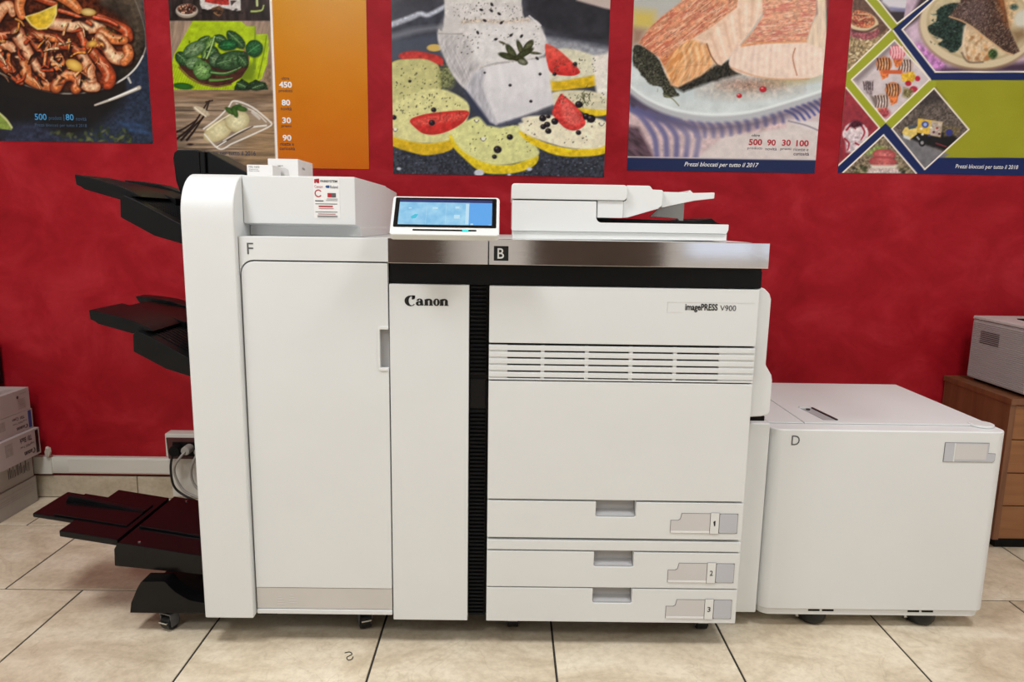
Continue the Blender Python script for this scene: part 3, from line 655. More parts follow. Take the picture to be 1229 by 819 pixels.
for x, y in ((.872, 1.852), (1.180, 1.852), (.872, 2.26), (1.180, 2.26)):
    bm = bmesh.new()
    rings = []
    for r, z in ((.026, .0), (.036, .006), (.041, .016), (.042, .0395)): rings.append([bm.verts.new((x + r * math.cos(2 * math.pi * k / 20), y + r * math.sin(2 * math.pi * k / 20), z)) for k in range(20)])
    for a, c in zip(rings, rings[1:]):
        for k in range(20): bm.faces.new((a[k], a[(k + 1) % 20], c[(k + 1) % 20], c[k]))
    bm.faces.new(rings[0][::-1]); bm.faces.new(rings[-1])
    c = from_bm('caster', bm, 'rubber', dk)
    box('caster_latch', x - .047, x - .036, y - .012, y + .012, .012, .030, 'chrome', c, .002)

# ================================================================== FAR RIGHT: drawer cabinet and grey desktop printer
cb = tag(empty('drawer_cabinet', (2.0, 2.48, 0)), 'brown wooden drawer cabinet with a black plinth against the red wall', 'cabinet')
box('plinth', 1.72, 2.28, 2.325, 2.66, 0.0, .038, 'black_matte', cb)
box('side_panel', 1.692, 1.712, 2.300, 2.665, .038, .520, 'veneer_upright', cb, .0008)
box('side_panel', 2.288, 2.308, 2.300, 2.665, .038, .520, 'veneer_upright', cb, .0008)
box('back_panel', 1.713, 2.287, 2.650, 2.665, .038, .520, 'veneer_upright', cb)
box('inner_frame', 1.7125, 2.2875, 2.325, 2.645, .039, .519, 'dark_core', cb)
box('worktop', 1.688, 2.312, 2.292, 2.668, .5205, .541, 'veneer_upright', cb, .0012)
zs = [.040, .161, .279, .397, .518]
for a, c in zip(zs, zs[1:]):
    dr = box('drawer', 1.7135, 2.2865, 2.303, 2.3245, a + .002, c - .002, 'veneer_drawer', cb, .0008)
    cyl('knob', (2.0, 2.283, (a + c) / 2), 'y', .012, .0195, 'black_matte', dr, .002, 16)

gp = tag(empty('desktop_printer', (2.0, 2.45, .5415)), 'small grey desktop printer with ribbed side standing on the wooden cabinet', 'printer')
gx = 1.734
prism('body', [(2.300, .553), (2.605, .553), (2.605, .770), (2.290, .770), (2.285, .75)], 'x', gx, 2.14, 'printer_grey', gp, .004)
prism('top_cover', [(2.285, .7712), (2.608, .7712), (2.604, .783), (2.292, .783)], 'x', gx - .002, 2.142, 'printer_grey_light', gp, .003)
prism('output_scoop', [(1.80, 2.30), (2.08, 2.30), (2.06, 2.50), (1.82, 2.50)], 'z', .7835, .7865, 'black_matte', gp)
bm = bmesh.new(); add_box(bm, gx + .02, 2.12, 2.31, 2.59, .5415, .5528); from_bm('foot_rail', bm, 'black_matte', gp)
bm = bmesh.new(); z = .560
while z < .764: add_prism(bm, [(gx, z), (gx - .0022, z + .0012), (gx - .0022, z + .0034), (gx, z + .0048)], 'y', 2.305, 2.600); z += .0068
sr = from_bm('side_ribs', bm, 'printer_grey', gp)
bm = bmesh.new()
for k in range(7): add_box(bm, gx - .0030, gx - .0024, 2.452, 2.552, .690 + k * .0068, .6925 + k * .0068)
from_bm('vent_slots', bm, 'ink_black', sr)

# ================================================================== FAR LEFT: carton stack
cart = [  # z0, z1, right face x, y back, look, label
    (0.0, .102, -1.815, 2.628, 'carton_dull', 'dull grey carton lying on the floor, lowest of the stack', 4),
    (.1025, .195, -1.822, 2.628, 'carton_dull', 'dull grey carton with a row of black symbols, second from the floor', 3),
    (.1955, .298, -1.785, 2.628, 'carton', 'toner carton with a black end stripe and upside-down lettering', 2),
    (.2985, .374, -1.800, 2.622, 'carton', 'toner carton with a blue end stripe and upside-down lettering', 1),
    (.3745, .458, -1.800, 2.615, 'carton', 'plain pale carton with small print, topmost of the stack', 0)]
for z0, z1, xr, yb, m, lab, kind in cart:
    c = tag(empty('toner_carton', (xr - .18, yb - .22, z0)), lab, 'carton', 'cartons stacked against the wall')
    box('body', xr - .36, xr, yb - .44, yb, z0, z1, m, c, .0015)
    h = z1 - z0; fx = xr + .0006
    if kind in (1, 2):
        flat('end_stripe', [R4(yb - .026, yb - .009, z0 + .08 * h, z1 - .06 * h)], 'ink_blue' if kind == 1 else 'ink_black', c, fx, 'side')
        polys = [[(yb - .032 - u * .062, z0 + .33 * h - v * .2 * h) for u, v in q] for q in fit(lp, 0, 1, 0, 1)]
        flat('carton_lettering', polys, 'carton_print', c, fx, 'side')
        text('carton_lettering', 'imagePRESS Toner', yb - .112, yb - .034, z0 + .47 * h, z0 + .58 * h, fx, 'carton_print', c, 'side', True)
        text('carton_lettering', 'T01 Cyan' if kind == 1 else 'T01 Black', yb - .112, yb - .046, z0 + .66 * h, z0 + .86 * h, fx, 'carton_print', c, 'side', True, bold=.02)
        flat('small_print', [R4(yb - .19, yb - .15, z0 + .4 * h, z0 + .85 * h)], 'carton_line', c, fx, 'side')
    elif kind == 3:
        random.seed(4)
        P = []
        for k in range(14):
            u = yb - .022 - k * .0085; v = z0 + .30 * h + random.random() * .08 * h
            P.append(R4(u - .003 - .003 * random.random(), u, v, v + (.25 + .3 * random.random()) * h))
        flat('symbols', P, 'carton_print', c, fx, 'side')
    elif kind == 4:
        flat('small_print', [R4(yb - .30, yb - .02, z0 + f * h, z0 + (f + .03) * h) for f in (.50, .58, .66, .80)], 'carton_line', c, fx, 'side')
    else:
        cyl_p = [(yb - .066 + .006 * math.cos(k * math.pi / 6), z0 + .70 * h + .006 * math.sin(k * math.pi / 6)) for k in range(12)]
        flat('small_print', [cyl_p], 'carton_print', c, fx, 'side')
        flat('small_print', [R4(yb - .068, yb - .026, z0 + f * h, z0 + (f + .035) * h) for f in (.16, .24, .32, .40, .48, .56)] + [R4(yb - .055, yb - .018, z0 + .80 * h, z0 + .84 * h)], 'carton_line', c, fx, 'side')
        flat('top_print', [R4(xr - .05 - .05 * k, xr - .02 - .05 * k, yb - .13, yb - .05) for k in range(4)], 'carton_line', c, z1 + .0006, 'top')
tag(box('black_case', -2.15, -1.925, 2.60, 2.665, .459, .62, 'black_plastic', None, .006), 'black case standing on the carton stack by the wall', 'case')

# ================================================================== outlet, plugs and cables
ob = tag(empty('power_outlet', (-1.24, WALL, .23)), 'wall outlet box with dark red front and white rim', 'outlet')
prism('outlet_rim', [(-1.306, .186), (-1.06, .186), (-1.06, .279), (-1.306, .279)], 'y', 2.625, WALL, 'trunking_white', ob, .004)
of = prism('outlet_face', [(-1.294, .180), (-1.065, .180), (-1.065, .264), (-1.299, .264)], 'y', 2.6195, 2.6245, 'ink_red', ob, .001)
MATS['outlet_red'] = mat('outlet_red', (0.06, 0.006, 0.008, 1), 0.35, noise=0.05, nscale=30)
of.data.materials[0] = MATS['outlet_red']
box('socket_plate', -1.275, -1.10, 2.6165, 2.619, .192, .248, 'black_matte', ob, .001)
pc = tag(empty('power_cable', (-1.255, 2.6, .21)), 'black power cable with a round plug in the outlet, looping down', 'cable')
cyl('plug', (-1.253, 2.578, .222), 'y', .021, .038, 'black_matte', pc, .004)
tube('cord', [(-1.262, 2.585, .205), (-1.268, 2.578, .16), (-1.266, 2.585, .09), (-1.24, 2.59, .052), (-1.17, 2.57, .028), (-1.08, 2.52, .018), (-0.98, 2.47, .008), (-.88, 2.46, .006)], .0045, 'rubber', pc)
pc = tag(empty('power_cable', (-1.21, 2.6, .22)), 'grey power cable whose plug sits beside the black plug', 'cable')
cyl('plug', (-1.207, 2.570, .227), 'y', .017, .046, 'cable_grey', pc, .005)
tube('cord', [(-1.207, 2.571, .225), (-1.222, 2.558, .205), (-1.25, 2.57, .165), (-1.252, 2.58, .12), (-1.225, 2.585, .065), (-1.16, 2.58, .035), (-1.06, 2.55, .012), (-.95, 2.52, .006)], .0048, 'cable_grey', pc)
pc = tag(empty('power_cable', (-1.16, 2.6, .22)), 'grey power cable hanging beside the white column, plug half hidden', 'cable')
cyl('plug', (-1.160, 2.572, .222), 'y', .016, .044, 'cable_grey', pc, .005)
tube('cord', [(-1.160, 2.573, .22), (-1.168, 2.56, .20), (-1.19, 2.575, .15), (-1.19, 2.585, .10), (-1.16, 2.585, .06), (-1.10, 2.57, .03), (-1.02, 2.56, .012), (-.92, 2.55, .006)], .0048, 'cable_grey', pc)
# crumpled end of tape by the trunking
random.seed(9)
bm = bmesh.new(); bmesh.ops.create_icosphere(bm, subdivisions=2, radius=.015)
for v in bm.verts: v.co = Vector((v.co.x * .75, v.co.y * .5, v.co.z * 1.6)) * (1 + random.uniform(-.28, .28)); v.co += Vector((-1.768, 2.640, .195))
tag(from_bm('crumpled_tape', bm, 'tape_tan', None, smooth=20), 'crumpled scrap of pale tape stuck above the trunking end', 'tape')
# thread on the floor
tag(tube('thread_scrap', [(-.405, 1.664, .0012), (-.393, 1.668, .0012), (-.385, 1.658, .0012), (-.395, 1.646, .0012), (-.389, 1.634, .0012), (-.381, 1.638, .0012), (-.380, 1.648, .0012)], .0011, 'rubber'), 'tiny black curled thread lying on the beige floor', 'thread')

# ================================================================== POSTERS (flat prints; the ink lives in a dense colour grid)
# maps a point of the wall (x, z) to the drawing units of the print designs below
HM = np.array([[304.007787, -31.655636, 605.553885], [5.37442653, -322.399598, 603.431343], [.00257951933, -.059037388, 1.0]])
HI = np.linalg.inv(HM)
def draw_xy(X, Z):
    w_ = HM[2, 0] * X + HM[2, 1] * Z + HM[2, 2]
    return (HM[0, 0] * X + HM[0, 1] * Z + HM[0, 2]) / w_, (HM[1, 0] * X + HM[1, 1] * Z + HM[1, 2]) / w_
def wall_xz(u, v):
    p = HI @ np.array([u, v, 1.0]); return p[0] / p[2], p[1] / p[2]

def hash2(ix, iy, seed):
    h = np.sin(ix * 127.1 + iy * 311.7 + seed * 74.7) * 43758.5453
    return h - np.floor(h)
def vnoise(x, y, seed=0):
    ix, iy = np.floor(x), np.floor(y); fx, fy = x - ix, y - iy
    fx = fx * fx * (3 - 2 * fx); fy = fy * fy * (3 - 2 * fy)
    a, b, c, d = hash2(ix, iy, seed), hash2(ix + 1, iy, seed), hash2(ix, iy + 1, seed), hash2(ix + 1, iy + 1, seed)
    return (a + (b - a) * fx) * (1 - fy) + (c + (d - c) * fx) * fy
def fbm(x, y, seed=0, o=4):
    t = 0; a = .5
    for i in range(o): t = t + a * vnoise(x * 2 ** i, y * 2 ** i, seed + i * 3.1); a *= .5
    return t / (1 - .5 ** o)

class Paint:
    def __init__(s, U, V, base):
        s.U, s.V = U.ravel(), V.ravel(); s.C = np.tile(np.array(base, float), (s.U.size, 1)); s.ox = s.oy = 0.0; s.k = 1.0
    def zoom(s, ox, oy, k): s.ox, s.oy, s.k = ox, oy, k; return s          # drawing units of a detail sheet
    def T(s, pts): return np.array([(s.ox + p[0] / s.k, s.oy + p[1] / s.k) for p in pts], float)
    def sel(s, P, m):
        return np.nonzero((s.U > P[:, 0].min() - m) & (s.U < P[:, 0].max() + m) & (s.V > P[:, 1].min() - m) & (s.V < P[:, 1].max() + m))[0]
    def blend(s, i, a, col):
        col = np.array(col, float); s.C[i] = s.C[i] * (1 - a[:, None]) + (col if col.ndim == 2 else col[None, :]) * a[:, None]
    def tone(s, i, col, var, sc, seed, stretch=(1, 1), ang=0.0):
        x, y = s.U[i], s.V[i]; c, n_ = math.cos(ang), math.sin(ang)
        xr, yr = (x * c + y * n_) / sc / stretch[0], (-x * n_ + y * c) / sc / stretch[1]
        n = fbm(xr, yr, seed)[:, None]; return np.clip(np.array(col, float)[None, :] * (1 + var * (n * 2 - 1) * 1.6), 0, 255)
    def poly(s, pts, col, soft=.6, a=1.0, var=0.0, sc=4.0, seed=1, wob=0.0, stretch=(1, 1), ang=0.0, grad=None, raw=False, sm=False):
        P = np.array(pts, float) if raw else s.T(pts)
        if sm:
            Q = []; n_ = len(P)
            for k in range(n_):
                p0, p1, p2, p3 = P[k - 1], P[k], P[(k + 1) % n_], P[(k + 2) % n_]
                for q_ in range(5):
                    t = q_ / 5; Q.append(.5 * (2 * p1 + (p2 - p0) * t + (2 * p0 - 5 * p1 + 4 * p2 - p3) * t * t + (3 * p1 - p0 - 3 * p2 + p3) * t ** 3))
            P = np.array(Q)
        i = s.sel(P, soft * 3 + wob + 1)
        if i.size == 0: return
        x, y = s.U[i], s.V[i]
        if wob: x = x + wob * (fbm(x / 5, y / 5, seed + 9) - .5) * 2; y = y + wob * (fbm(x / 5 + 40, y / 5, seed + 5) - .5) * 2
        ins = np.zeros(i.size, bool); dd = np.full(i.size, 1e9)
        for k in range(len(P)):
            x0, y0 = P[k]; x1, y1 = P[(k + 1) % len(P)]
            if y0 != y1:
                cnd = ((y0 > y) != (y1 > y)) & (x < (x1 - x0) * (y - y0) / (y1 - y0) + x0); ins ^= cnd
            L2 = (x1 - x0) ** 2 + (y1 - y0) ** 2 + 1e-9
            t = np.clip(((x - x0) * (x1 - x0) + (y - y0) * (y1 - y0)) / L2, 0, 1)
            dd = np.minimum(dd, np.hypot(x - x0 - t * (x1 - x0), y - y0 - t * (y1 - y0)))
        sd = np.where(ins, dd, -dd); al = np.clip(.5 + sd / (2 * soft), 0, 1) * a
        c = s.tone(i, col, var, sc, seed, stretch, ang) if var else np.tile(np.array(col, float), (i.size, 1))
        if grad is not None:                      # second colour along an axis: (col2, (x0,y0), (x1,y1))
            (g0, g1) = s.T([grad[1], grad[2]]) if not raw else np.array([grad[1], grad[2]], float)
            dv = g1 - g0; t = np.clip(((s.U[i] - g0[0]) * dv[0] + (s.V[i] - g0[1]) * dv[1]) / (dv @ dv), 0, 1)[:, None]
            c = c * (1 - t) + np.array(grad[0], float)[None, :] * (c.mean(1, keepdims=True) / max(np.mean(col), 1)) * t
        s.blend(i, al, c)
    def ell(s, cx, cy, rx, ry, col, ang=0.0, soft=.6, a=1.0, var=0.0, sc=4.0, seed=1, wob=0.0, shade=None, stretch=(1, 1)):
        c = s.T([(cx, cy)])[0]; rx, ry = rx / s.k, ry / s.k; m = max(rx, ry) + 2 + wob + 2 * soft
        i = np.nonzero((abs(s.U - c[0]) < m) & (abs(s.V - c[1]) < m))[0]
        if i.size == 0: return
        x, y = s.U[i] - c[0], s.V[i] - c[1]
        if wob: x = x + wob * (fbm(s.U[i] / 5, s.V[i] / 5, seed + 9) - .5) * 2; y = y + wob * (fbm(s.U[i] / 5 + 40, s.V[i] / 5, seed + 5) - .5) * 2
        ca, sa = math.cos(ang), math.sin(ang); u, v = (x * ca + y * sa) / rx, (-x * sa + y * ca) / ry
        r = np.hypot(u, v); al = np.clip(.5 + (1 - r) * min(rx, ry) / (2 * soft), 0, 1) * a
        cc = s.tone(i, col, var, sc, seed, stretch, ang) if var else np.tile(np.array(col, float), (i.size, 1))
        if shade is not None:
            t = np.clip(r, 0, 1)[:, None] ** 2; cc = cc * (1 - t) + np.array(shade, float)[None, :] * t
        s.blend(i, al, cc)
    def curve(s, pts, n=8):
        P = s.T(pts)
        if len(P) < 3: return P
        Q = []
        for i in range(len(P) - 1):
            p0, p1, p2, p3 = P[max(i - 1, 0)], P[i], P[i + 1], P[min(i + 2, len(P) - 1)]
            for k in range(n):
                t = k / n; Q.append(.5 * (2 * p1 + (p2 - p0) * t + (2 * p0 - 5 * p1 + 4 * p2 - p3) * t * t + (3 * p1 - p0 - 3 * p2 + p3) * t ** 3))
        Q.append(P[-1]); return np.array(Q)
    def stroke(s, pts, w0, col, w1=None, soft=.5, a=1.0, edge=None, bands=0, band_col=None, var=0.0, seed=1, sc=3.0):
        Q = s.curve(pts); w1 = w0 if w1 is None else w1; w0, w1 = w0 / s.k / 2, w1 / s.k / 2
        i = s.sel(Q, max(w0, w1) + 2)
        if i.size == 0: return
        x, y = s.U[i], s.V[i]; best = np.full(i.size, 1e9); tp = np.zeros(i.size); rw = np.ones(i.size)
        n = len(Q) - 1
        for k in range(n):
            (x0, y0), (x1, y1) = Q[k], Q[k + 1]; L2 = (x1 - x0) ** 2 + (y1 - y0) ** 2 + 1e-9
            t = np.clip(((x - x0) * (x1 - x0) + (y - y0) * (y1 - y0)) / L2, 0, 1)
            d = np.hypot(x - x0 - t * (x1 - x0), y - y0 - t * (y1 - y0)); g = (k + t) / n; w_ = w0 + (w1 - w0) * g
            m = d - w_ < best; best = np.where(m, d - w_, best); tp = np.where(m, g, tp); rw = np.where(m, d / np.maximum(w_, .05), rw)
        al = np.clip(.5 - best / (2 * soft), 0, 1) * a
        c = s.tone(i, col, var, sc, seed) if var else np.tile(np.array(col, float), (i.size, 1))
        if bands:
            b = (np.sin(tp * bands * 2 * math.pi + rw * 1.2) > .45)[:, None] * .38; c = c * (1 - b) + np.array(band_col, float)[None, :] * b
        if edge is not None:
            e = np.clip(rw, 0, 1)[:, None] ** 2.5; c = c * (1 - e) + np.array(edge, float)[None, :] * e
        s.blend(i, al, c)
    def dots(s, n, box_, r, col, seed, a=1.0, jit=.5):
        rg = random.Random(seed)
        for _ in range(n):
            x, y = rg.uniform(box_[0], box_[2]), rg.uniform(box_[1], box_[3]); k = r * (1 + jit * rg.uniform(-1, 1))
            s.ell(x, y, k, k * rg.uniform(.6, 1), col, rg.uniform(0, 3), soft=.4, a=a)
    def tint(s, pts, fn):                     # free-form texture inside a region
        P = s.T(pts); i = s.sel(P, 1); ins = np.zeros(i.size, bool); x, y = s.U[i], s.V[i]
        for k in range(len(P)):
            x0, y0 = P[k]; x1, y1 = P[(k + 1) % len(P)]
            if y0 != y1: ins ^= ((y0 > y) != (y1 > y)) & (x < (x1 - x0) * (y - y0) / (y1 - y0) + x0)
        i = i[ins]; a, c = fn(s.U[i], s.V[i]); s.blend(i, a, c)

def make_poster(x0, x1, z0, z1, base, design, label, tilt=0.0):
    st_ = 0.0027; nx, nz = int((x1 - x0) / st_), int((z1 - z0) / st_)
    gx, gz = np.meshgrid(np.linspace(x0, x1, nx), np.linspace(z0, z1, nz))
    U, V = draw_xy(gx, gz); p = Paint(U, V, base); design(p)
    c = np.clip(p.C, 0, 255) / 255.0; lin = np.where(c <= .04045, c / 12.92, ((c + .055) / 1.055) ** 2.4)
    lin = np.clip(lin * PRINT_GAIN, 0, .92)
    yb, yf = WALL - .0004, WALL - .0022
    n = nx * nz
    co = np.stack([gx.ravel(), np.full(n, yf), gz.ravel()], 1)
    idx = np.arange(n).reshape(nz, nx); q = np.stack([idx[:-1, :-1], idx[:-1, 1:], idx[1:, 1:], idx[1:, :-1]], -1).reshape(-1, 4)
    # rim and back so that the sheet has a real thickness
    extra = np.array([(x0, yb, z0), (x1, yb, z0), (x1, yb, z1), (x0, yb, z1)])
    cs = [idx[0, 0], idx[0, -1], idx[-1, -1], idx[-1, 0]]
    rim = np.array([[cs[0], n, n + 1, cs[1]], [cs[1], n + 1, n + 2, cs[2]], [cs[2], n + 2, n + 3, cs[3]], [cs[3], n + 3, n, cs[0]], [n + 3, n + 2, n + 1, n]])
    co = np.concatenate([co, extra]); q = np.concatenate([q, rim])
    ctr = np.array([(x0 + x1) / 2, WALL - .0022, z0]); co = co - ctr
    me = bpy.data.meshes.new('food_poster'); me.vertices.add(len(co)); me.vertices.foreach_set('co', co.ravel())
    me.loops.add(q.size); me.loops.foreach_set('vertex_index', q.ravel().astype(np.int32))
    me.polygons.add(len(q)); me.polygons.foreach_set('loop_start', np.arange(0, q.size, 4, dtype=np.int32)); me.polygons.foreach_set('loop_total', np.full(len(q), 4, np.int32))
    me.update(calc_edges=True)
    at = me.color_attributes.new('ink', 'FLOAT_COLOR', 'POINT')
    data = np.ones((len(co), 4), np.float32); data[:n, :3] = lin; data[n:, :3] = .7
    at.data.foreach_set('color', data.ravel()); me.materials.append(MATS['poster_print'])
    o = bpy.data.objects.new('food_poster', me); COL.objects.link(o); o.location = ctr
    return tag(o, label, 'poster')
def ptext(o, s, u0, v0, u1, v1, m, bold=0.0, shear=0.0):
    # lettering printed between two corner points of the drawing (v grows downwards)
    xa, za = wall_xz(u0, v1); xb, _ = wall_xz(u1, v1); _, zb_ = wall_xz(u0, v0)
    t = text_mesh(s, bold, shear); return place_flat('lettering', t, xa, xb, za, zb_, WALL - .0027, m, o)

# ---------------------------------------------------------------- 1: prawns in a pan
def d_prawns(p):
    U, V = p.U, p.V
    p.C[:] = np.array([22, 20, 21]) * (1 + .25 * (fbm(U / 9, V / 9, 3) - .5))[:, None]
    # blue cloth on the right and along the bottom
    p.poly([(140, 70), (185, -140), (260, -140), (200, 180), (60, 180), (120, 150), (150, 120)], (38, 46, 64), soft=8, var=.25, sc=3, seed=2)
    p.poly([(150, -140), (185, -140), (185, 40), (172, 20)], (92, 106, 140), soft=5, var=.2, sc=4, seed=4)
    p.poly([(0, 150), (40, 146), (90, 168), (90, 180), (0, 180)], (40, 44, 62), soft=6, var=.3, sc=4, seed=5)
    for k, (x, y) in enumerate(((165, 150), (158, 156), (150, 149), (172, 158))): p.ell(x, y, 7, 2, (55, 88, 135), .3, soft=2, a=.6)
    # pan: dark bowl, lit wall on the right, bright rim
    pan_ = [(-140, 40), (-60, 62), (0, 88), (13, 95), (27, 101), (47, 108), (70, 112), (90, 112.5), (117, 108), (134, 102), (150, 92.5), (162.5, 80.5), (170.5, 67), (174, 57.5), (173, 38), (167, 14), (158, -8), (140, -36), (100, -70), (20, -100), (-80, -100)]
    p.poly(pan_, (30, 25, 22), soft=1, var=.3, sc=5, seed=6)
    p.ell(140, 12, 40, 44, (78, 66, 54), .5, soft=14, a=.9, var=.35, sc=6, seed=7)
    p.ell(160, 50, 10, 28, (74, 62, 48), .2, soft=5, a=.8, var=.4, sc=3, seed=8)
    p.ell(128, 22, 30, 20, (38, 31, 26), .3, soft=8, a=.8)
    p.poly([(0, 92), (30, 104), (60, 111), (95, 114), (125, 108), (150, 95), (150, 110), (110, 126), (60, 126), (0, 112)], (26, 22, 21), soft=2)
    p.stroke([(-60, 62), (0, 88), (27, 101), (60, 110.5), (90, 112), (117, 108), (134, 102), (150, 92.5), (162.5, 80.5), (170.5, 67), (174, 57)], 1.6, (150, 140, 128), soft=.6)
    p.stroke([(134, 102), (150, 92.5), (162.5, 80.5), (170.5, 67)], 2.0, (205, 200, 192), soft=.5)
    p.stroke([(174, 57), (173, 36), (166, 12), (157, -10)], 1.2, (120, 116, 112), soft=.6, a=.7)
    # reddish sauce bed below the prawns
    p.poly([(-40, -10), (10, -30), (60, -40), (110, -20), (120, 5), (150, 25), (158, 50), (150, 72), (135, 80), (135, 100), (100, 108), (60, 107), (25, 97), (0, 84), (-60, 50)], (70, 30, 16), soft=4, var=.5, sc=4, seed=12)
    # prawns: polyline, widths, body, edge
    A, B, C_, D_ = (212, 122, 66), (226, 166, 124), (188, 78, 40), (232, 186, 146)
    E1, E2 = (112, 40, 20), (150, 72, 38)
    PR = [([(-8, 22), (2, 10), (10, 6), (14, 16)], 17, 8, B, E2), ([(24, -4), (22, 8), (25, 19)], 14, 9, A, E2), ([(-10, 46), (4, 42), (18, 40)], 12, 7, C_, E1),
          ([(40, -6), (58, 2), (66, 4)], 10, 6, C_, E1), ([(68, -10), (84, 2), (94, 12)], 18, 9, A, E2), ([(62, 28), (80, 30), (100, 32), (118, 30)], 14, 18, D_, E2),
          ([(70, 12), (90, 18), (108, 28)], 5, 4, C_, E1), ([(118, 20), (135, 28), (150, 36), (152, 44)], 9, 14, C_, E1), ([(122, 40), (134, 46), (148, 48)], 16, 10, A, E2),
          ([(118, 44), (128, 58), (136, 68), (150, 70)], 11, 18, D_, E2), ([(152, 58), (154, 66), (148, 74)], 12, 10, A, E2),
          ([(-6, 58), (8, 54), (18, 62), (20, 70)], 13, 9, B, E2), ([(-4, 62), (6, 78), (16, 90), (24, 98)], 17, 7, C_, E2),
          ([(20, 40), (26, 52), (34, 66), (44, 82), (50, 90)], 18, 8, B, E1), ([(40, 42), (52, 44), (66, 46), (72, 50)], 12, 8, A, E1), ([(36, 44), (42, 54), (50, 66)], 9, 5, C_, E1),
          ([(54, 78), (58, 66), (66, 56), (80, 54), (92, 60), (98, 68)], 8, 12, C_, E1), ([(56, 50), (54, 62), (52, 78)], 5, 3, A, E1), ([(96, 38), (100, 48), (100, 58)], 12, 8, C_, E1),
          ([(108, 54), (114, 50), (120, 54)], 13, 9, (214, 160, 84), E2), ([(28, 78), (32, 92), (44, 100), (58, 104)], 15, 10, A, E2), ([(66, 104), (74, 92), (86, 90), (94, 98), (90, 106)], 15, 13, A, E1),
          ([(98, 66), (104, 78), (106, 90), (108, 102)], 12, 17, B, E2), ([(110, 62), (122, 76), (130, 90), (128, 98)], 12, 18, C_, E1), ([(96, 98), (104, 104), (114, 104)], 10, 12, D_, E2),
          ([(70, 68), (74, 76), (66, 82)], 9, 6, A, E1), ([(112, 20), (128, 24), (140, 30)], 5, 3, (196, 70, 40), E1)]
    for k, (pts, w0, w1, c, e) in enumerate(PR):
        p.stroke([(x + 1.2, y + 1.8) for x, y in pts], w0 + 2, (28, 12, 8), w1 + 2, soft=1.4, a=.75)
        p.stroke(pts, w0, c, w1, soft=.7, edge=e, bands=len(pts) * 1.6, band_col=tuple(int(v * .72) for v in c), var=.28, seed=k, sc=3.2)
        p.stroke([(x - w0 * .12, y - w0 * .16) for x, y in pts], w0 * .26, (242, 208, 172), w1 * .2, soft=.9, a=.5)
    # loose pieces, shells and dark gaps between the bodies
    rg = random.Random(5)
    for k in range(64):
        a, q = rg.uniform(0, 6.28), math.sqrt(rg.random()); x, y = 60 + 66 * q * math.cos(a), 60 + 44 * q * math.sin(a)
        if 26 < x < 70 and y < 38: continue
        d_ = rg.uniform(0, 6.28); l = rg.uniform(4, 9); bend = rg.uniform(-3, 3)
        pts = [(x - l * math.cos(d_), y - l * math.sin(d_)), (x - bend * math.sin(d_), y + bend * math.cos(d_)), (x + l * math.cos(d_), y + l * math.sin(d_))]
        c = rg.choice([(204, 110, 56), (226, 160, 108), (178, 70, 36), (236, 192, 150), (214, 138, 64), (40, 18, 12), (58, 24, 14)])
        p.stroke([(u + .7, v + 1) for u, v in pts], rg.uniform(3, 6), (34, 14, 9), 2, soft=.8, a=.7)
        p.stroke(pts, rg.uniform(2.2, 5.2), c, rg.uniform(.8, 2), soft=.6, edge=tuple(int(v * .6) for v in c), var=.3, seed=k, sc=2)
    # legs and feelers
    for k in range(46):
        x, y = rg.uniform(-5, 128), rg.uniform(36, 100); a = rg.uniform(.3, 1.5); l = rg.uniform(6, 15)
        p.stroke([(x, y), (x + l * .5 * math.cos(a) + 1.5, y + l * .5 * math.sin(a)), (x + l * math.cos(a), y + l * math.sin(a))], 1.3, rg.choice([(228, 142, 88), (150, 46, 24), (240, 190, 150), (80, 24, 12)]), .6, soft=.4, a=.8)
    for k in range(28):
        x, y = rg.uniform(0, 125), rg.uniform(40, 104); p.ell(x, y, rg.uniform(1.5, 4), rg.uniform(1, 2.4), (26, 12, 9), rg.uniform(0, 3), soft=1, a=.75)
    for k in range(34):
        x, y = rg.choice([(128, 36), (136, 38), (142, 48), (70, 6), (82, 28), (100, 95), (120, 86), (66, 88), (30, 40), (142, 62), (75, 4)]); p.ell(x + rg.gauss(0, 5), y + rg.gauss(0, 3), rg.uniform(.7, 1.9), rg.uniform(.6, 1.2), rg.choice([(52, 66, 28), (82, 96, 42), (30, 42, 18)]), rg.uniform(0, 3), soft=.5, a=.85)
    # lemon wedge, garlic
    p.poly([(28, 19.5), (46, 14), (67.5, 4.5), (67.5, 16), (63, 27), (55, 34.5), (44, 35.5), (36, 30)], (222, 198, 120), soft=.7)
    p.poly([(31, 20), (46, 15.5), (65.8, 7), (65.6, 16), (61, 26), (54, 32.5), (45, 33.5), (37, 28.5)], (196, 158, 34), soft=.6, var=.16, sc=5, seed=20, grad=((216, 190, 70), (40, 30), (64, 8)))
    p.ell(105, 14, 9.5, 4.6, (216, 190, 124), .08, shade=(160, 120, 52)); p.ell(88, 78, 11, 6.5, (222, 186, 94), .45, shade=(176, 122, 44)); p.ell(110, 52, 6, 4, (220, 174, 80), -.3, shade=(160, 104, 40))
    # handle, lime wedge, parsley
    p.stroke([(113, 126), (138, 117), (166, 105)], 2.6, (196, 188, 176), 6.0, soft=.6, edge=(80, 74, 68)); p.stroke([(130, 119.5), (163, 106)], 1.2, (240, 238, 232), 1.8)
    p.stroke([(153, 93), (156, 99)], 3.4, (190, 186, 180), 3, soft=.6, edge=(70, 66, 62))
    p.poly([(-6, 132), (6, 142), (13, 152), (13, 156), (-6, 154)], (120, 140, 60), soft=.7, var=.2, sc=3, seed=31); p.stroke([(-4, 134), (6, 143), (13, 153)], 2.4, (188, 192, 128), soft=.6)
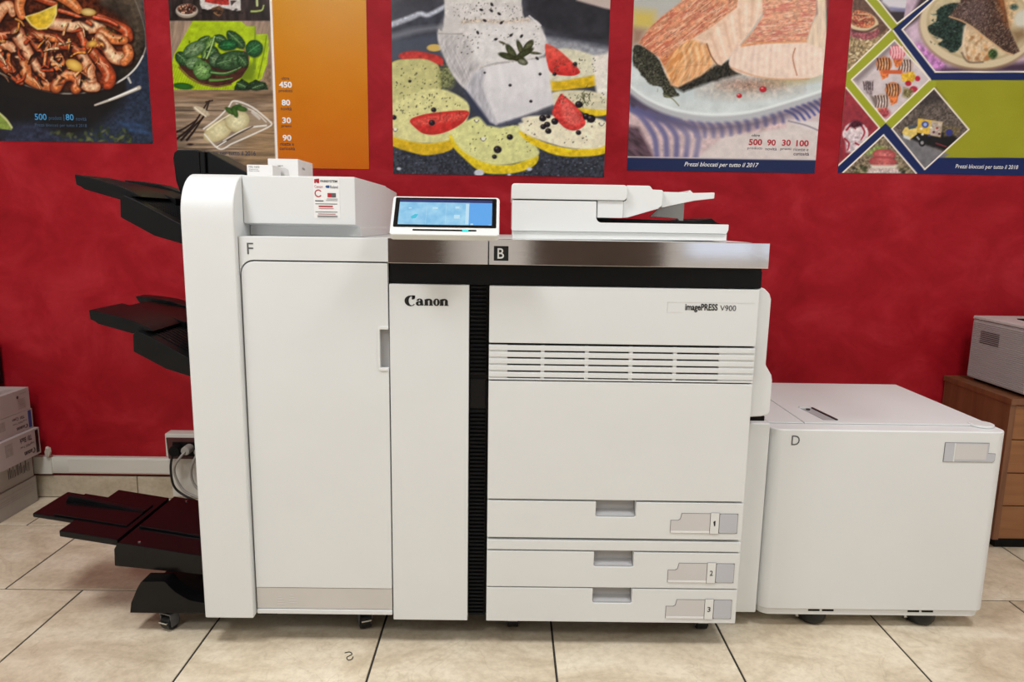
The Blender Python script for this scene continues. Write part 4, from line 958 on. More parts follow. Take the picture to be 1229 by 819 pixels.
    for k in range(60):
        x, y = rg.uniform(60, 158), rg.gauss(165, 5); p.ell(x, y, rg.uniform(1.4, 4), rg.uniform(1, 2), rg.choice([(44, 56, 26), (74, 84, 42), (34, 40, 22), (104, 108, 62)]), rg.uniform(0, 3), soft=.8, a=.55 if x < 90 else .8)
    p.poly([(-40, 171), (200, 174), (200, 190), (-40, 190)], (40, 42, 56), soft=1, a=.5)
o = make_poster(-2.02, -1.299, 1.3610, 2.38, (24, 22, 24), d_prawns, 'food poster of orange prawns and a lemon wedge in a dark pan')
ptext(o, '500', 41, 136.2, 55.3, 143.8, 'ink_cyan', .012)
ptext(o, 'prodotti', 58, 139.0, 73.5, 145.0, 'ink_cyan_dim')
ptext(o, '|', 75.6, 137.2, 76.6, 144.8, 'ink_cyan_dim')
ptext(o, '80', 78.2, 136.8, 87.8, 144.2, 'ink_cyan', .012)
ptext(o, 'novità', 90.5, 140.2, 103, 144.6, 'ink_cyan_dim')
ptext(o, 'Prezzi bloccati per tutto il 2018', 41.2, 147.8, 103.4, 152.6, 'ink_cyan_dim')

# ---------------------------------------------------------------- 2: spinach bowl and ravioli beside an orange field
def d_spinach(p):
    U, V = p.U, p.V
    # planks
    p.poly([(180, 107), (340, 107), (340, 240), (180, 240)], (136, 116, 96), soft=.5, var=.32, sc=3, seed=3, stretch=(9, 1))
    for y in (132, 158, 178): p.stroke([(196, y), (260, y + .6), (332, y + 2)], 1.1, (62, 48, 38), soft=.5, a=.8)
    p.poly([(180, 108), (334, 108), (334, 122), (180, 118)], (116, 88, 62), soft=5, a=.6, var=.3, sc=3, seed=9, stretch=(8, 1))
    p.poly([(290, 140), (334, 128), (334, 200), (290, 200)], (150, 120, 84), soft=8, a=.6, var=.3, sc=3, seed=9, stretch=(8, 1))
    p.poly([(180, 23), (334, 23), (334, 108), (180, 108)], (146, 124, 106), soft=.5, var=.2, sc=4, seed=5, stretch=(1, 6), ang=.15)
    p.poly([(180, -200), (340, -200), (340, 24.5), (180, 24.5)], (46, 36, 34), soft=.5, var=.4, sc=4, seed=6, stretch=(1, 4))
    z = p.zoom(195, 0, 7.443)
    # dark top photo: pepper bowl, paper with meat, green chilli
    z.ell(212, 95, 100, 62, (150, 138, 124)); z.ell(212, 84, 92, 52, (205, 196, 184)); z.ell(214, 78, 86, 46, (78, 48, 38), var=.4, sc=2)
    rg = random.Random(3)
    for k in range(60):
        a, r = rg.uniform(0, 6.28), math.sqrt(rg.random()); z.ell(214 + 78 * r * math.cos(a), 78 + 40 * r * math.sin(a), 9, 8, rg.choice([(190, 140, 110), (60, 34, 28), (120, 60, 48), (30, 18, 16), (206, 176, 150)]), soft=.4)
    z.poly([(320, -200), (690, -200), (695, 90), (640, 95), (560, 70), (480, 60), (400, 85), (350, 75), (330, 30)], (196, 190, 186), var=.12, sc=3, seed=4, wob=.6)
    z.poly([(370, -200), (600, -200), (590, 40), (540, 40), (440, 30), (370, 10)], (164, 44, 38), var=.3, sc=3, seed=8, wob=.8); z.poly([(600, 0), (660, 0), (610, 50)], (70, 54, 50), wob=.5)
    z.poly([(430, 70), (500, 45), (545, 70), (530, 120), (500, 150), (460, 110)], (92, 62, 42), var=.3, sc=2, wob=.5); z.stroke([(455, 110), (490, 130), (510, 110)], 8, (160, 118, 70))
    z.stroke([(840, -60), (840, 0), (842, 45)], 20, (176, 186, 128)); z.stroke([(790, 98), (840, 96), (885, 85), (900, 45)], 22, (166, 178, 102), 14, edge=(96, 112, 50))
    for k in range(30): z.ell(rg.uniform(340, 720), rg.uniform(80, 120), rg.uniform(6, 18), rg.uniform(4, 9), (24, 18, 18), soft=.6, a=.7)
    # lime cloth
    z.poly([(265, 183), (700, 190), (752, 232), (825, 232), (825, 305), (935, 300), (945, 360), (935, 560), (880, 700), (760, 800), (90, 800), (80, 560), (100, 480)], (160, 184, 22), var=.1, sc=5, seed=11)
    z.tint([(80, 560), (400, 700), (640, 800), (90, 800)], lambda x, y: (.45 * (np.sin((x * .55 + y * .2) * 3.6) > 0), np.tile(np.array([(118, 146, 16)], float), (x.size, 1))))
    z.poly([(820, 232), (830, 232), (832, 620), (800, 620)], (96, 118, 18), soft=.8, a=.7); z.stroke([(925, 320), (900, 480), (850, 700)], 9, (92, 116, 12), soft=.7); z.stroke([(945, 420), (915, 560), (880, 700)], 8, (176, 204, 40), soft=.7); z.stroke([(880, 360), (860, 520), (820, 660)], 8, (182, 206, 44), soft=.7)
    z.poly([(945, 560), (960, 560), (965, 800), (870, 800)], (128, 104, 82), var=.2, sc=3)
    z.poly([(700, 600), (800, 560), (830, 640), (800, 720), (690, 720)], (84, 104, 20), soft=3, a=.75)
    # bowl
    z.poly([(115, 500), (150, 600), (230, 680), (340, 745), (480, 770), (600, 750), (700, 690), (760, 600), (772, 510), (740, 450), (600, 470), (300, 520)], (66, 34, 26), soft=.6, var=.2, sc=4)
    z.stroke([(700, 420), (760, 480), (765, 560)], 14, (156, 110, 84), 8); z.stroke([(140, 600), (230, 690), (340, 748), (480, 772), (610, 752)], 10, (112, 66, 48), soft=.6)
    # leaves: dark-to-light ellipses with vein
    def leaf(cx, cy, rx, ry, ang, c, e=(24, 48, 26), v=(150, 176, 120)):
        z.ell(cx + 5, cy + 8, rx, ry, (18, 30, 16), ang, soft=1, a=.6)
        z.ell(cx, cy, rx, ry, c, ang, soft=.6, var=.38, sc=2.4, seed=int(cx), shade=e, wob=.7, stretch=(1, .6))
        ca, sa = math.cos(ang), math.sin(ang); z.stroke([(cx - rx * .85 * ca, cy - rx * .85 * sa), (cx + 3, cy - 4), (cx + rx * .85 * ca, cy + rx * .85 * sa)], 7, v, 3, soft=.5, a=.75)
        for t in (-.5, -.1, .3, .6):
            bx, by = cx + rx * t * ca, cy + rx * t * sa
            for s_ in (-1, 1): z.stroke([(bx, by), (bx + .3 * rx * ca - s_ * ry * .6 * sa, by + .3 * rx * sa + s_ * ry * .6 * ca)], 5, v, 2, soft=.6, a=.35)
    leaf(170, 520, 70, 55, .8, (44, 78, 42)); leaf(360, 350, 60, 26, -.45, (60, 92, 46)); leaf(510, 345, 62, 40, .3, (54, 84, 48)); leaf(650, 350, 105, 52, .75, (48, 88, 42))
    leaf(400, 430, 105, 46, -1.15, (108, 142, 66), (50, 84, 34), (190, 206, 150)); leaf(280, 435, 110, 62, -.5, (112, 136, 98), (52, 80, 48)); leaf(580, 400, 88, 48, -.1, (26, 92, 44), (14, 50, 26), (70, 130, 80))
    leaf(440, 470, 60, 60, .3, (60, 90, 50)); leaf(470, 530, 60, 70, .4, (96, 120, 88)); leaf(610, 535, 150, 82, -.25, (66, 98, 58), (30, 54, 30), (140, 166, 120)); leaf(710, 540, 60, 50, .9, (50, 82, 46))
    leaf(275, 560, 75, 56, -.2, (112, 140, 100), (60, 92, 52)); leaf(350, 625, 80, 92, -.6, (116, 152, 88), (58, 98, 42)); leaf(815, 430, 78, 76, -.6, (40, 92, 48), (20, 54, 28), (90, 150, 90))
    z.stroke([(430, 640), (560, 660), (690, 605)], 42, (44, 84, 38), 12, edge=(24, 48, 22)); z.stroke([(430, 645), (560, 650), (695, 598)], 9, (146, 178, 110), 6); z.stroke([(420, 715), (520, 712), (620, 695)], 28, (96, 138, 60), 10, edge=(40, 70, 26)); z.stroke([(390, 520), (430, 420), (460, 320)], 12, (170, 196, 122), 9)
    z.poly([(640, 770), (700, 700), (770, 740), (830, 710), (920, 740), (940, 800), (640, 808)], (30, 48, 26), var=.5, sc=2, wob=1); z.ell(180, 768, 90, 30, (40, 96, 30), .1, shade=(26, 66, 20)); leaf(700, 760, 50, 30, .4, (44, 76, 40)); leaf(850, 770, 60, 30, -.3, (36, 60, 34))
    for k in range(26): z.ell(rg.uniform(150, 720), rg.uniform(340, 680), rg.uniform(5, 14), rg.uniform(4, 8), (16, 26, 14), rg.uniform(0, 3), soft=.7, a=.6)
    # lower photo
    z = p.zoom(190, 0, 3.722)
    z.poly([(215, 600), (200, 575), (250, 530), (310, 490), (335, 450), (420, 480), (490, 540), (500, 560), (430, 600), (330, 640), (265, 665), (220, 630)], (158, 142, 124), soft=1.5, a=.55)
    z.ell(265, 585, 72, 42, (214, 206, 164), -.5, var=.1, sc=3, shade=(176, 160, 116)); z.ell(350, 540, 56, 46, (218, 212, 172), -.3, var=.1, sc=3, shade=(172, 158, 116)); z.stroke([(215, 580), (270, 540), (320, 510)], 6, (238, 232, 204), a=.8); z.stroke([(300, 560), (345, 590), (400, 560)], 5, (170, 152, 104), a=.8)
    for pts, w_ in (([(200, 575), (260, 530), (310, 480), (338, 450), (420, 480), (500, 545)], 7), ([(500, 545), (498, 562), (420, 600), (330, 640), (270, 665), (205, 600)], 7), ([(345, 462), (430, 500), (480, 545)], 4), ([(290, 630), (390, 575), (480, 560)], 8)):
        z.stroke(pts, w_, (226, 222, 214), soft=.5, a=.9)
    z.stroke([(265, 650), (350, 600), (420, 565)], 9, (60, 46, 36), 5, a=.85); z.stroke([(420, 500), (450, 530)], 16, (210, 206, 200), 10, a=.7); z.stroke([(260, 655), (300, 630)], 5, (240, 238, 232))
    for a, b_, c in ((318, 495, .6), (345, 480, -.4), (370, 485, .2), (340, 500, 1.2)): z.ell(a, b_, 26, 12, (66, 98, 38), c, shade=(36, 62, 22))
    for pts in ([(80, 620), (150, 560), (215, 460)], [(100, 625), (160, 560), (200, 520), (225, 450)], [(125, 625), (160, 580), (205, 510)], [(75, 590), (110, 575), (170, 535)]): z.stroke(pts, 11, (34, 22, 20), 6, soft=.5)
    z.stroke([(210, 455), (240, 448)], 6, (40, 26, 22)); z.ell(190, 495, 40, 14, (190, 176, 150), .5, a=.9); z.stroke([(160, 480), (210, 520)], 5, (226, 216, 196)); z.ell(140, 645, 14, 5, (36, 24, 20))
    # white divider and orange field
    p.poly([(319.5, -220), (323, 0), (331.5, 230), (452, 230), (452, -220)], (232, 222, 214), soft=.4, raw=True)
    i = np.nonzero(p.U > 319 + (p.V) * .042 + 6.4)[0]; t = np.clip(p.V[i] / 203, -1, 1)[:, None]
    n = fbm(p.U[i] / 40, p.V[i] / 40, 2)[:, None]
    p.C[i] = np.array([(196, 132, 10)]) * (1 - np.clip(t, 0, 1)) + np.array([(192, 98, 6)]) * np.clip(t, 0, 1) + (n - .5) * 8
o = make_poster(-1.2115, -.5145, 1.2815, 2.28, (120, 100, 80), d_spinach, 'poster with a spinach bowl, ravioli dish and a plain orange field')
ptext(o, 'Prezzi bloccati per tutto il 2016', 224, 180.2, 306.5, 187, 'ink_navy', .012)
for s, u0, v0, u1, v1, m, b_ in (('oltre', 337.3, 91.8, 346.6, 95.4, 'ink_text', .01), ('450', 334.6, 97.5, 350, 105, 'ink_white', .03), ('prodotti', 334.2, 106.8, 350.6, 111.2, 'ink_text', .01), ('80', 337.6, 119.2, 348, 126.4, 'ink_white', .03), ('novità', 336.6, 128, 349.8, 132.2, 'ink_text', .01),
                           ('30', 338.4, 140.6, 348.9, 147.8, 'ink_white', .03), ('premi', 337.4, 149.4, 349.2, 153.4, 'ink_text', .01), ('90', 338.8, 161.6, 349.4, 169, 'ink_white', .03), ('ricette e', 336.2, 170.8, 352.3, 174.6, 'ink_text', .01), ('curiosità', 335.2, 176, 353.6, 180, 'ink_text', .01)):
    ptext(o, s, u0, v0, u1, v1, m, b_)

# ---------------------------------------------------------------- 3: white fish on courgette slices
def d_cod(p):
    U, V = p.U, p.V
    p.C[:] = np.array([58, 60, 70]) * (1 + .5 * (fbm(U / 7, V / 7, 3) - .5))[:, None]
    z = p.zoom(450, 0, 3.723); rg = random.Random(8)
    z.poly([(40, -700), (1100, -700), (1100, 190), (760, 150), (300, 20), (60, 120)], (64, 64, 72), soft=6, var=.12, sc=12, seed=2)
    z.poly([(640, -700), (1100, -700), (1100, 190), (900, 170), (750, 120), (680, 40)], (46, 46, 52), soft=3, var=.15, sc=12, seed=2)
    z.poly([(900, 0), (930, -20), (1100, -20), (1100, 50), (1030, 36)], (186, 170, 164), soft=1.5)
    z.stroke([(40, 120), (150, 80), (200, 60), (240, 64), (320, 22)], 26, (176, 180, 192), 18, soft=1.6, var=.15); z.stroke([(50, 172), (180, 135), (290, 120)], 34, (104, 106, 116), 20, soft=3)
    z.poly([(40, 180), (300, 150), (320, 260), (180, 240), (60, 300)], (72, 78, 92), soft=4, a=.8)
    z.poly([(740, 160), (900, 185), (1060, 215), (1060, 270), (900, 250), (760, 230)], (146, 148, 156), soft=4, var=.15, sc=5)
    z.poly([(60, 640), (1100, 640), (1100, 900), (60, 900)], (52, 55, 64), soft=6, var=.32, sc=2.5, seed=12)
    for k in range(260): z.ell(rg.uniform(75, 1030), rg.uniform(650, 785), rg.uniform(1.5, 5), rg.uniform(1.5, 4), rg.choice([(120, 126, 138), (90, 96, 108), (36, 38, 44)]), soft=.4, a=.6)
    def slice_(face, skin, cf, cs=(204, 168, 34)):
        z.poly(skin, cs, sm=True, soft=.9, var=.12, sc=4, seed=4); z.poly(face, cf, sm=True, soft=1.3, var=.07, sc=4, seed=6)
    slice_([(780, 245), (860, 215), (1005, 260), (1008, 320), (900, 350), (780, 355)], [(780, 340), (900, 345), (1005, 310), (1003, 375), (870, 398), (780, 402)], (206, 202, 178))
    z.poly([(970, 250), (1045, 235), (1045, 480), (1000, 470), (985, 380)], (222, 216, 206), soft=2, var=.06)
    slice_([(800, 410), (960, 405), (1040, 440), (1040, 490), (900, 480), (800, 470)], [(900, 470), (1038, 475), (1036, 512), (960, 515)], (206, 200, 172), (216, 184, 40))
    slice_([(60, 300), (140, 262), (240, 265), (285, 300), (292, 400), (200, 430), (60, 470)], [(60, 300), (140, 262), (240, 265), (285, 300), (292, 400), (200, 430), (60, 470)], (186, 182, 124))
    z.ell(265, 212, 34, 16, (196, 166, 90)); z.poly([(112, 238), (180, 226), (290, 250), (304, 290), (280, 286), (220, 262), (118, 262)], (176, 54, 50), sm=True, soft=1, var=.15)
    z.ell(320, 345, 40, 55, (120, 124, 78), soft=3, a=.8, var=.4, sc=2)
    slice_([(60, 480), (140, 430), (250, 397), (340, 410), (420, 470), (400, 560), (345, 620), (240, 640), (130, 625), (60, 590)], [(60, 560), (130, 610), (240, 640), (350, 600), (345, 665), (250, 692), (180, 685), (60, 640)], (206, 202, 142))
    slice_([(400, 545), (470, 520), (560, 560), (650, 565), (725, 660), (720, 700), (600, 735), (500, 730), (400, 680), (350, 620), (355, 580)], [(335, 600), (400, 670), (500, 725), (620, 735), (722, 690), (722, 730), (660, 765), (560, 778), (470, 765), (390, 700), (345, 650)], (208, 208, 142), (216, 190, 40))
    slice_([(650, 530), (760, 515), (900, 520), (1035, 545), (1030, 650), (900, 665), (780, 640), (660, 590)], [(648, 585), (770, 640), (900, 665), (1030, 640), (1028, 685), (920, 700), (800, 690), (680, 630)], (226, 218, 190), (220, 188, 36))
    # shadow under the fish and the fish itself
    z.poly([(395, 390), (430, 480), (500, 560), (560, 570), (660, 545), (650, 520), (540, 540), (480, 470)], (52, 56, 76), soft=1.6)
    z.poly([(320, -700), (640, -700), (655, 0), (688, 75), (738, 108), (756, 245), (500, 290), (420, 380), (395, 390), (340, 320), (285, 190), (283, 130), (310, 60)], (206, 202, 200), sm=True, soft=1.2, var=.08, sc=5, seed=3, wob=.5)
    z.poly([(283, 145), (390, 155), (430, 200), (470, 290), (405, 390), (345, 325), (290, 210)], (180, 176, 176), soft=3, var=.14, sc=3, seed=5, stretch=(1, 3), ang=.4)
    z.stroke([(284, 148), (330, 150), (390, 150)], 5, (120, 112, 108), soft=.8, a=.7)
    z.stroke([(390, 98), (480, 92), (560, 98), (686, 88)], 12, (182, 160, 134), soft=2.2, a=.7, var=.4, sc=1.5); z.stroke([(690, 70), (740, 112)], 8, (226, 224, 224), a=.8)
    z.poly([(420, 110), (700, 100), (745, 130), (754, 240), (560, 270), (440, 270)], (214, 211, 210), soft=5, a=.8, var=.07, sc=4)
    for k in range(12): z.stroke([(300 + k * 7, 190 + k * 4), (330 + k * 8, 260 + k * 5), (380 + k * 5, 350 + k * 2)], 3, rg.choice([(150, 146, 148), (216, 214, 214)]), soft=.8, a=.35)
    z.poly([(405, 395), (440, 330), (490, 290), (620, 270), (765, 252), (780, 330), (798, 465), (700, 505), (540, 556), (515, 540), (470, 470)], (212, 210, 211), soft=1.6, var=.04, sc=6, seed=9, wob=.4)
    z.poly([(405, 395), (440, 330), (500, 295), (480, 380), (545, 555), (515, 545), (460, 470)], (176, 174, 180), soft=2.2, var=.12, sc=3, stretch=(1, 3))
    z.poly([(500, 300), (760, 262), (775, 320), (620, 320), (500, 360)], (222, 220, 220), soft=6, a=.7); z.poly([(560, 470), (790, 420), (797, 465), (560, 548)], (196, 194, 198), soft=8, a=.6)
    z.stroke([(470, 300), (560, 282), (760, 254)], 5, (150, 140, 130), soft=1, a=.6, var=.4, sc=1.5)
    for k in range(16): x = 500 + k * 18; z.stroke([(x, 300 - k * 2.4), (x + 14, 380 - k * 2), (x + 6, 500 - k * 3.4)], 14, rg.choice([(226, 224, 225), (198, 195, 198)]), 6, soft=2.6, a=.28)
    for k in range(12): x = 440 + k * 24; z.stroke([(x, 125), (x - 8, 190), (x - 22, 262)], 12, rg.choice([(226, 224, 224), (190, 186, 186)]), 5, soft=2.6, a=.25)
    z.poly([(283, 140), (330, 60), (380, 60), (360, 150)], (188, 184, 182), sm=True, soft=4, a=.6)
    # herb sprig
    for a, b_, rx, ry, an, c in ((610, 232, 42, 16, 1.0, (74, 78, 52)), (590, 250, 40, 14, .3, (60, 64, 40)), (650, 215, 40, 12, 1.2, (84, 86, 58)), (685, 205, 34, 16, -.9, (92, 94, 66)), (670, 235, 44, 14, -.5, (66, 70, 44)), (715, 236, 26, 6, .1, (80, 84, 54)), (640, 260, 30, 12, .1, (56, 58, 36)), (570, 190, 16, 5, .4, (96, 86, 56)), (660, 275, 24, 14, .3, (120, 122, 104))): z.ell(a, b_, rx, ry, c, an, var=.25, sc=2, shade=(44, 46, 28))
    # tomato wedges
    z.poly([(760, 205), (775, 196), (830, 228), (912, 308), (905, 332), (860, 338), (790, 325), (770, 280)], (188, 46, 44), sm=True, var=.14, sc=4, grad=((214, 92, 78), (790, 330), (800, 200)))
    z.poly([(795, 490), (828, 422), (850, 430), (905, 480), (942, 548), (900, 582), (850, 572), (800, 520)], (196, 60, 56), sm=True, var=.2, sc=3); z.poly([(830, 440), (880, 470), (920, 540), (880, 560), (840, 520)], (216, 106, 96), sm=True, soft=2, a=.7, var=.2, sc=2)
    z.poly([(155, 538), (200, 515), (290, 500), (412, 494), (404, 535), (350, 575), (280, 600), (220, 598), (180, 572)], (184, 46, 42), sm=True, var=.14, sc=4); z.poly([(170, 545), (260, 515), (400, 505), (390, 530), (300, 550), (210, 560)], (206, 84, 72), sm=True, soft=2, a=.7, var=.3, sc=2)
    # dill, peppercorns, specks
    for k in range(26): x, y = 940 + rg.gauss(0, 16), 445 + rg.gauss(0, 32); z.stroke([(x, y), (x + rg.uniform(-14, 14), y - rg.uniform(8, 20))], 4, (74, 78, 50), 2, soft=.4, a=.8)
    for a, b_, r in ((262, 490, 12), (254, 548, 14), (84, 524, 12), (603, 612, 14), (548, 668, 18), (534, 700, 11), (750, 528, 16), (775, 520, 10), (770, 556, 14), (752, 566, 13), (775, 585, 14), (804, 542, 16), (912, 466, 17), (945, 520, 16), (966, 530, 20), (910, 592, 12), (895, 285, 10), (803, 330, 9), (604, 380, 7), (697, 452, 7), (738, 330, 7), (490, 324, 5), (155, 362, 7)):
        z.ell(a, b_, r, r * .92, (38, 32, 38), shade=(22, 18, 22)); z.ell(a - r * .3, b_ - r * .35, r * .3, r * .25, (110, 104, 112), soft=.4, a=.7)
    for a, b_, r in ((484, 622, 12), (1014, 554, 11), (90, 580, 10), (454, 540, 9)): z.stroke([(a - r, b_ - 3), (a, b_ + r * .6), (a + r, b_ - 3)], 6, (60, 56, 50), 4); z.ell(a, b_ - 2, r * .8, r * .7, (226, 222, 206))
    for bx, n, r in (((90, 290, 280, 440), 50, 3), ((95, 420, 380, 520), 60, 3), ((420, 540, 700, 680), 40, 3), ((670, 540, 1010, 640), 26, 3), ((800, 260, 990, 320), 40, 3), ((820, 415, 1030, 460), 40, 3), ((340, 10, 660, 95), 80, 2.4), ((430, 115, 740, 200), 40, 2.4), ((370, 150, 470, 240), 20, 3)): z.dots(n, bx, r, (60, 56, 46), n, a=.7)
    for a, b_ in ((475, 42), (522, 18), (520, 46), (459, 144), (540, 174), (608, 156), (655, 160), (555, 60), (565, 100), (490, 90), (725, 260)): z.ell(a, b_, 9, 6, (44, 40, 42), rg.uniform(0, 3), soft=.5)
    for a, b_, r in ((106, 754, 9), (465, 772, 22), (690, 755, 12), (600, 780, 8)): z.ell(a, b_, r, r * .7, (196, 200, 208), soft=.8)
o = make_poster(-.4255, .3490, 1.2665, 2.30, (60, 62, 70), d_cod, 'food poster of white fish on courgette slices with tomato wedges')

# ---------------------------------------------------------------- 4: grilled fillets on a plate
def d_fillet(p):
    U, V = p.U, p.V
    p.C[:] = np.array([186, 180, 172]) * (1 + .12 * (fbm(U / 14, V / 14, 3) - .5))[:, None]
    z = p.zoom(740, 0, 3.722); rg = random.Random(18)
    z.poly([(70, -700), (330, -700), (330, 60), (100, 60), (70, 40)], (176, 176, 172), soft=6); z.poly([(70, 40), (170, 50), (180, 130), (70, 130)], (196, 176, 92), soft=7); z.poly([(70, 120), (130, 130), (110, 190), (70, 200)], (150, 120, 100), soft=5)
    z.poly([(860, -700), (990, -700), (980, 80), (900, 60)], (110, 34, 40), soft=5); z.poly([(905, 40), (990, 40), (980, 150), (930, 150)], (50, 48, 42), soft=4, var=.4, sc=3)
    z.poly([(40, 560), (930, 430), (930, 800), (40, 800)], (206, 196, 192), soft=5, var=.05, sc=8)
    # striped cloth
    z.poly([(50, 400), (120, 430), (300, 540), (560, 560), (760, 500), (760, 570), (640, 590), (480, 610), (380, 690), (330, 720), (40, 720)], (196, 172, 172), soft=2, var=.1, sc=5)
    z.poly([(40, 400), (110, 425), (290, 530), (180, 540), (60, 490)], (74, 64, 82), soft=3, var=.2, sc=4, stretch=(4, 1), ang=.5)
    z.poly([(45, 560), (100, 570), (180, 720), (40, 720)], (86, 66, 76), soft=3, var=.25, sc=3, stretch=(4, 1), ang=.7)
    for k in range(5):
        z.stroke([(40 + k * 52, 470 + k * 14), (110 + k * 52, 520 + k * 10), (165 + k * 50, 600), (178 + k * 46, 660), (182 + k * 42, 722)], 25, (96, 96, 140), 24, soft=2.0, a=.85)
    for k in range(11):
        x = 345 + k * 39; y = 552 + 14 * math.sin(k * .5) - k * 3.4
        z.stroke([(x - 14, y - 16), (x + 8, y + 14), (x + 12, y + 54 - k * 1.6)], 21, (100, 100, 144), 18, soft=1.8, a=.85)
    z.poly([(270, 560), (500, 575), (560, 600), (480, 640), (400, 700), (330, 715)], (214, 198, 196), soft=9, a=.25)
    z.poly([(740, 490), (930, 430), (930, 560), (880, 560), (760, 545)], (200, 182, 184), soft=2)
    for k in range(7): z.stroke([(755 + k * 26, 492 - k * 9), (795 + k * 24, 512 - k * 8), (822 + k * 22, 548 - k * 12)], 13, (72, 80, 142), 10, soft=1.2)
    z.poly([(760, 535), (930, 545), (930, 590), (860, 580)], (214, 206, 206), soft=2); z.stroke([(770, 540), (850, 560), (920, 590)], 5, (120, 112, 128), soft=1)
    # plate
    z.poly([(50, 400), (90, 440), (250, 530), (420, 560), (620, 535), (800, 480), (930, 430), (930, 470), (780, 520), (600, 575), (420, 592), (240, 560), (90, 470)], (92, 84, 104), soft=5, a=.7)
    z.poly([(60, 240), (60, 395), (140, 455), (260, 505), (420, 530), (600, 515), (780, 465), (940, 415), (940, 300), (500, 260)], (200, 208, 208), soft=1.2, var=.05, sc=10)
    z.stroke([(60, 398), (140, 458), (260, 508), (420, 532), (600, 517), (780, 467), (940, 415)], 26, (176, 178, 182), soft=2); z.stroke([(60, 382), (140, 440), (260, 488), (420, 510), (600, 498), (780, 450), (940, 398)], 9, (226, 232, 232), soft=1.6)
    z.poly([(130, 390), (300, 300), (560, 330), (920, 330), (900, 370), (700, 420), (480, 445), (300, 440)], (188, 198, 200), soft=7, a=.8)
    z.ell(600, 385, 170, 40, (170, 140, 118), -.05, soft=10, a=.65, var=.4, sc=4); z.ell(800, 350, 110, 22, (176, 160, 110), -.1, soft=5, a=.8); z.ell(600, 375, 110, 20, (132, 92, 76), 0, soft=6, a=.6, var=.6, sc=2)
    for a, b_, r in ((550, 427, 12), (656, 398, 16)): z.ell(a, b_, r, r * .85, (188, 44, 52), shade=(150, 30, 40)); z.ell(a - 4, b_ - 5, 5, 3, (236, 150, 150), soft=.6)
    # herbs in the gap and at the left
    z.poly([(250, 385), (420, 300), (470, 280), (520, 260), (560, 330), (480, 350), (380, 380), (300, 410)], (44, 42, 36), soft=2, var=.5, sc=2, wob=1)
    z.poly([(80, 205), (130, 210), (190, 260), (225, 340), (262, 395), (278, 425), (215, 432), (205, 390), (150, 375), (110, 330), (75, 280)], (58, 58, 48), sm=True, soft=1, var=.6, sc=1.6, wob=1.4, seed=7)
    for k in range(46): x, y = rg.uniform(85, 230), rg.uniform(215, 420); z.stroke([(x, y), (x + rg.uniform(-18, 18), y + rg.uniform(-10, 18))], 4, rg.choice([(120, 120, 100), (30, 32, 26), (88, 90, 70)]), soft=.4, a=.55) if abs(y - (205 + (x - 80) * 1.2)) < 90 else None
    z.stroke([(215, 425), (250, 440), (280, 472)], 6, (120, 122, 82), 4)
    # left fillet: flesh then skin
    z.poly([(320, 175), (430, 100), (560, 10), (620, -300), (640, 60), (560, 140), (420, 220)], (224, 192, 168), soft=1, var=.06, sc=5)
    z.poly([(190, 250), (330, 170), (400, 180), (520, 60), (600, -700), (680, -700), (665, 40), (600, 140), (520, 240), (470, 292), (440, 280), (380, 335), (275, 388), (245, 378)], (228, 198, 176), soft=1, var=.06, sc=5)
    z.poly([(195, 250), (330, 170), (410, 200), (440, 285), (380, 335), (275, 388), (245, 378)], (216, 162, 112), soft=2.5, var=.2, sc=3, stretch=(1, 3), ang=.5)
    for k in range(9): z.stroke([(300 + k * 14, 225 - k * 4), (310 + k * 15, 290 - k * 3), (285 + k * 18, 370 - k * 8)], 7, (190, 130, 90) if k % 2 else (240, 214, 186), 3, soft=1.4, a=.55)
    for k in range(8): z.stroke([(420 + k * 32, 150 - k * 26), (440 + k * 28, 200 - k * 24), (470 + k * 22, 280 - k * 28)], 12, (248, 230, 214) if k % 2 else (204, 160, 132), 5, soft=1.8, a=.6)
    z.stroke([(405, 195), (425, 250), (455, 292)], 5, (112, 66, 44), soft=.7); z.stroke([(262, 300), (360, 290), (438, 290)], 3, (170, 110, 76), soft=1, a=.4)
    z.poly([(98, 190), (150, 120), (205, 70), (290, 5), (330, -700), (620, -700), (540, 30), (430, 115), (350, 165), (270, 215), (215, 300), (190, 255)], (206, 142, 108), sm=False, soft=1, var=.16, sc=3, seed=21)
    def streaks(poly_, ang, c, amp, sc_, seed, th=.52):
        def f(x, y):
            ca, sa = math.cos(ang), math.sin(ang); n = fbm((x * ca + y * sa) / (sc_ * 6), (-x * sa + y * ca) / sc_, seed)
            return np.clip((n - th) * 6, 0, 1) * amp, np.tile(np.array([c], float), (x.size, 1))
        z.tint(poly_, f)
    sk = [(100, 190), (150, 122), (205, 72), (290, 7), (330, -700), (618, -700), (538, 28), (430, 112), (350, 162), (270, 212), (215, 295), (192, 253)]
    streaks(sk, -.62, (182, 84, 68), .6, 2.2, 5); streaks(sk, -.62, (236, 200, 172), .6, 1.8, 15, .55); streaks(sk, -.62, (120, 62, 58), .65, 1.2, 25, .64)
    streaks([(195, 260), (330, 180), (300, 300), (260, 380)], -1.0, (196, 120, 60), .6, 2, 35, .5)
    # right fillet
    z.poly([(505, 290), (520, 235), (565, 195), (720, 180), (860, 175), (925, 190), (938, 250), (925, 325), (840, 352), (700, 352), (560, 330)], (230, 206, 190), sm=True, soft=1, var=.05, sc=5)
    for k in range(16):
        x = 540 + k * 26; z.stroke([(x, 205 - k * .6), (x - 12 + k * .8, 265), (x - 18 + k * 1.6, 335)], 9, (206, 172, 154) if k % 3 else (176, 134, 114), 3, soft=2.6, a=.32 * rg.random() + .05); z.stroke([(x + 12, 205 - k * .6), (x + k * .8, 265), (x - 4 + k * 1.6, 330)], 8, (248, 232, 220), 4, soft=2.4, a=.35 * rg.random() + .1)
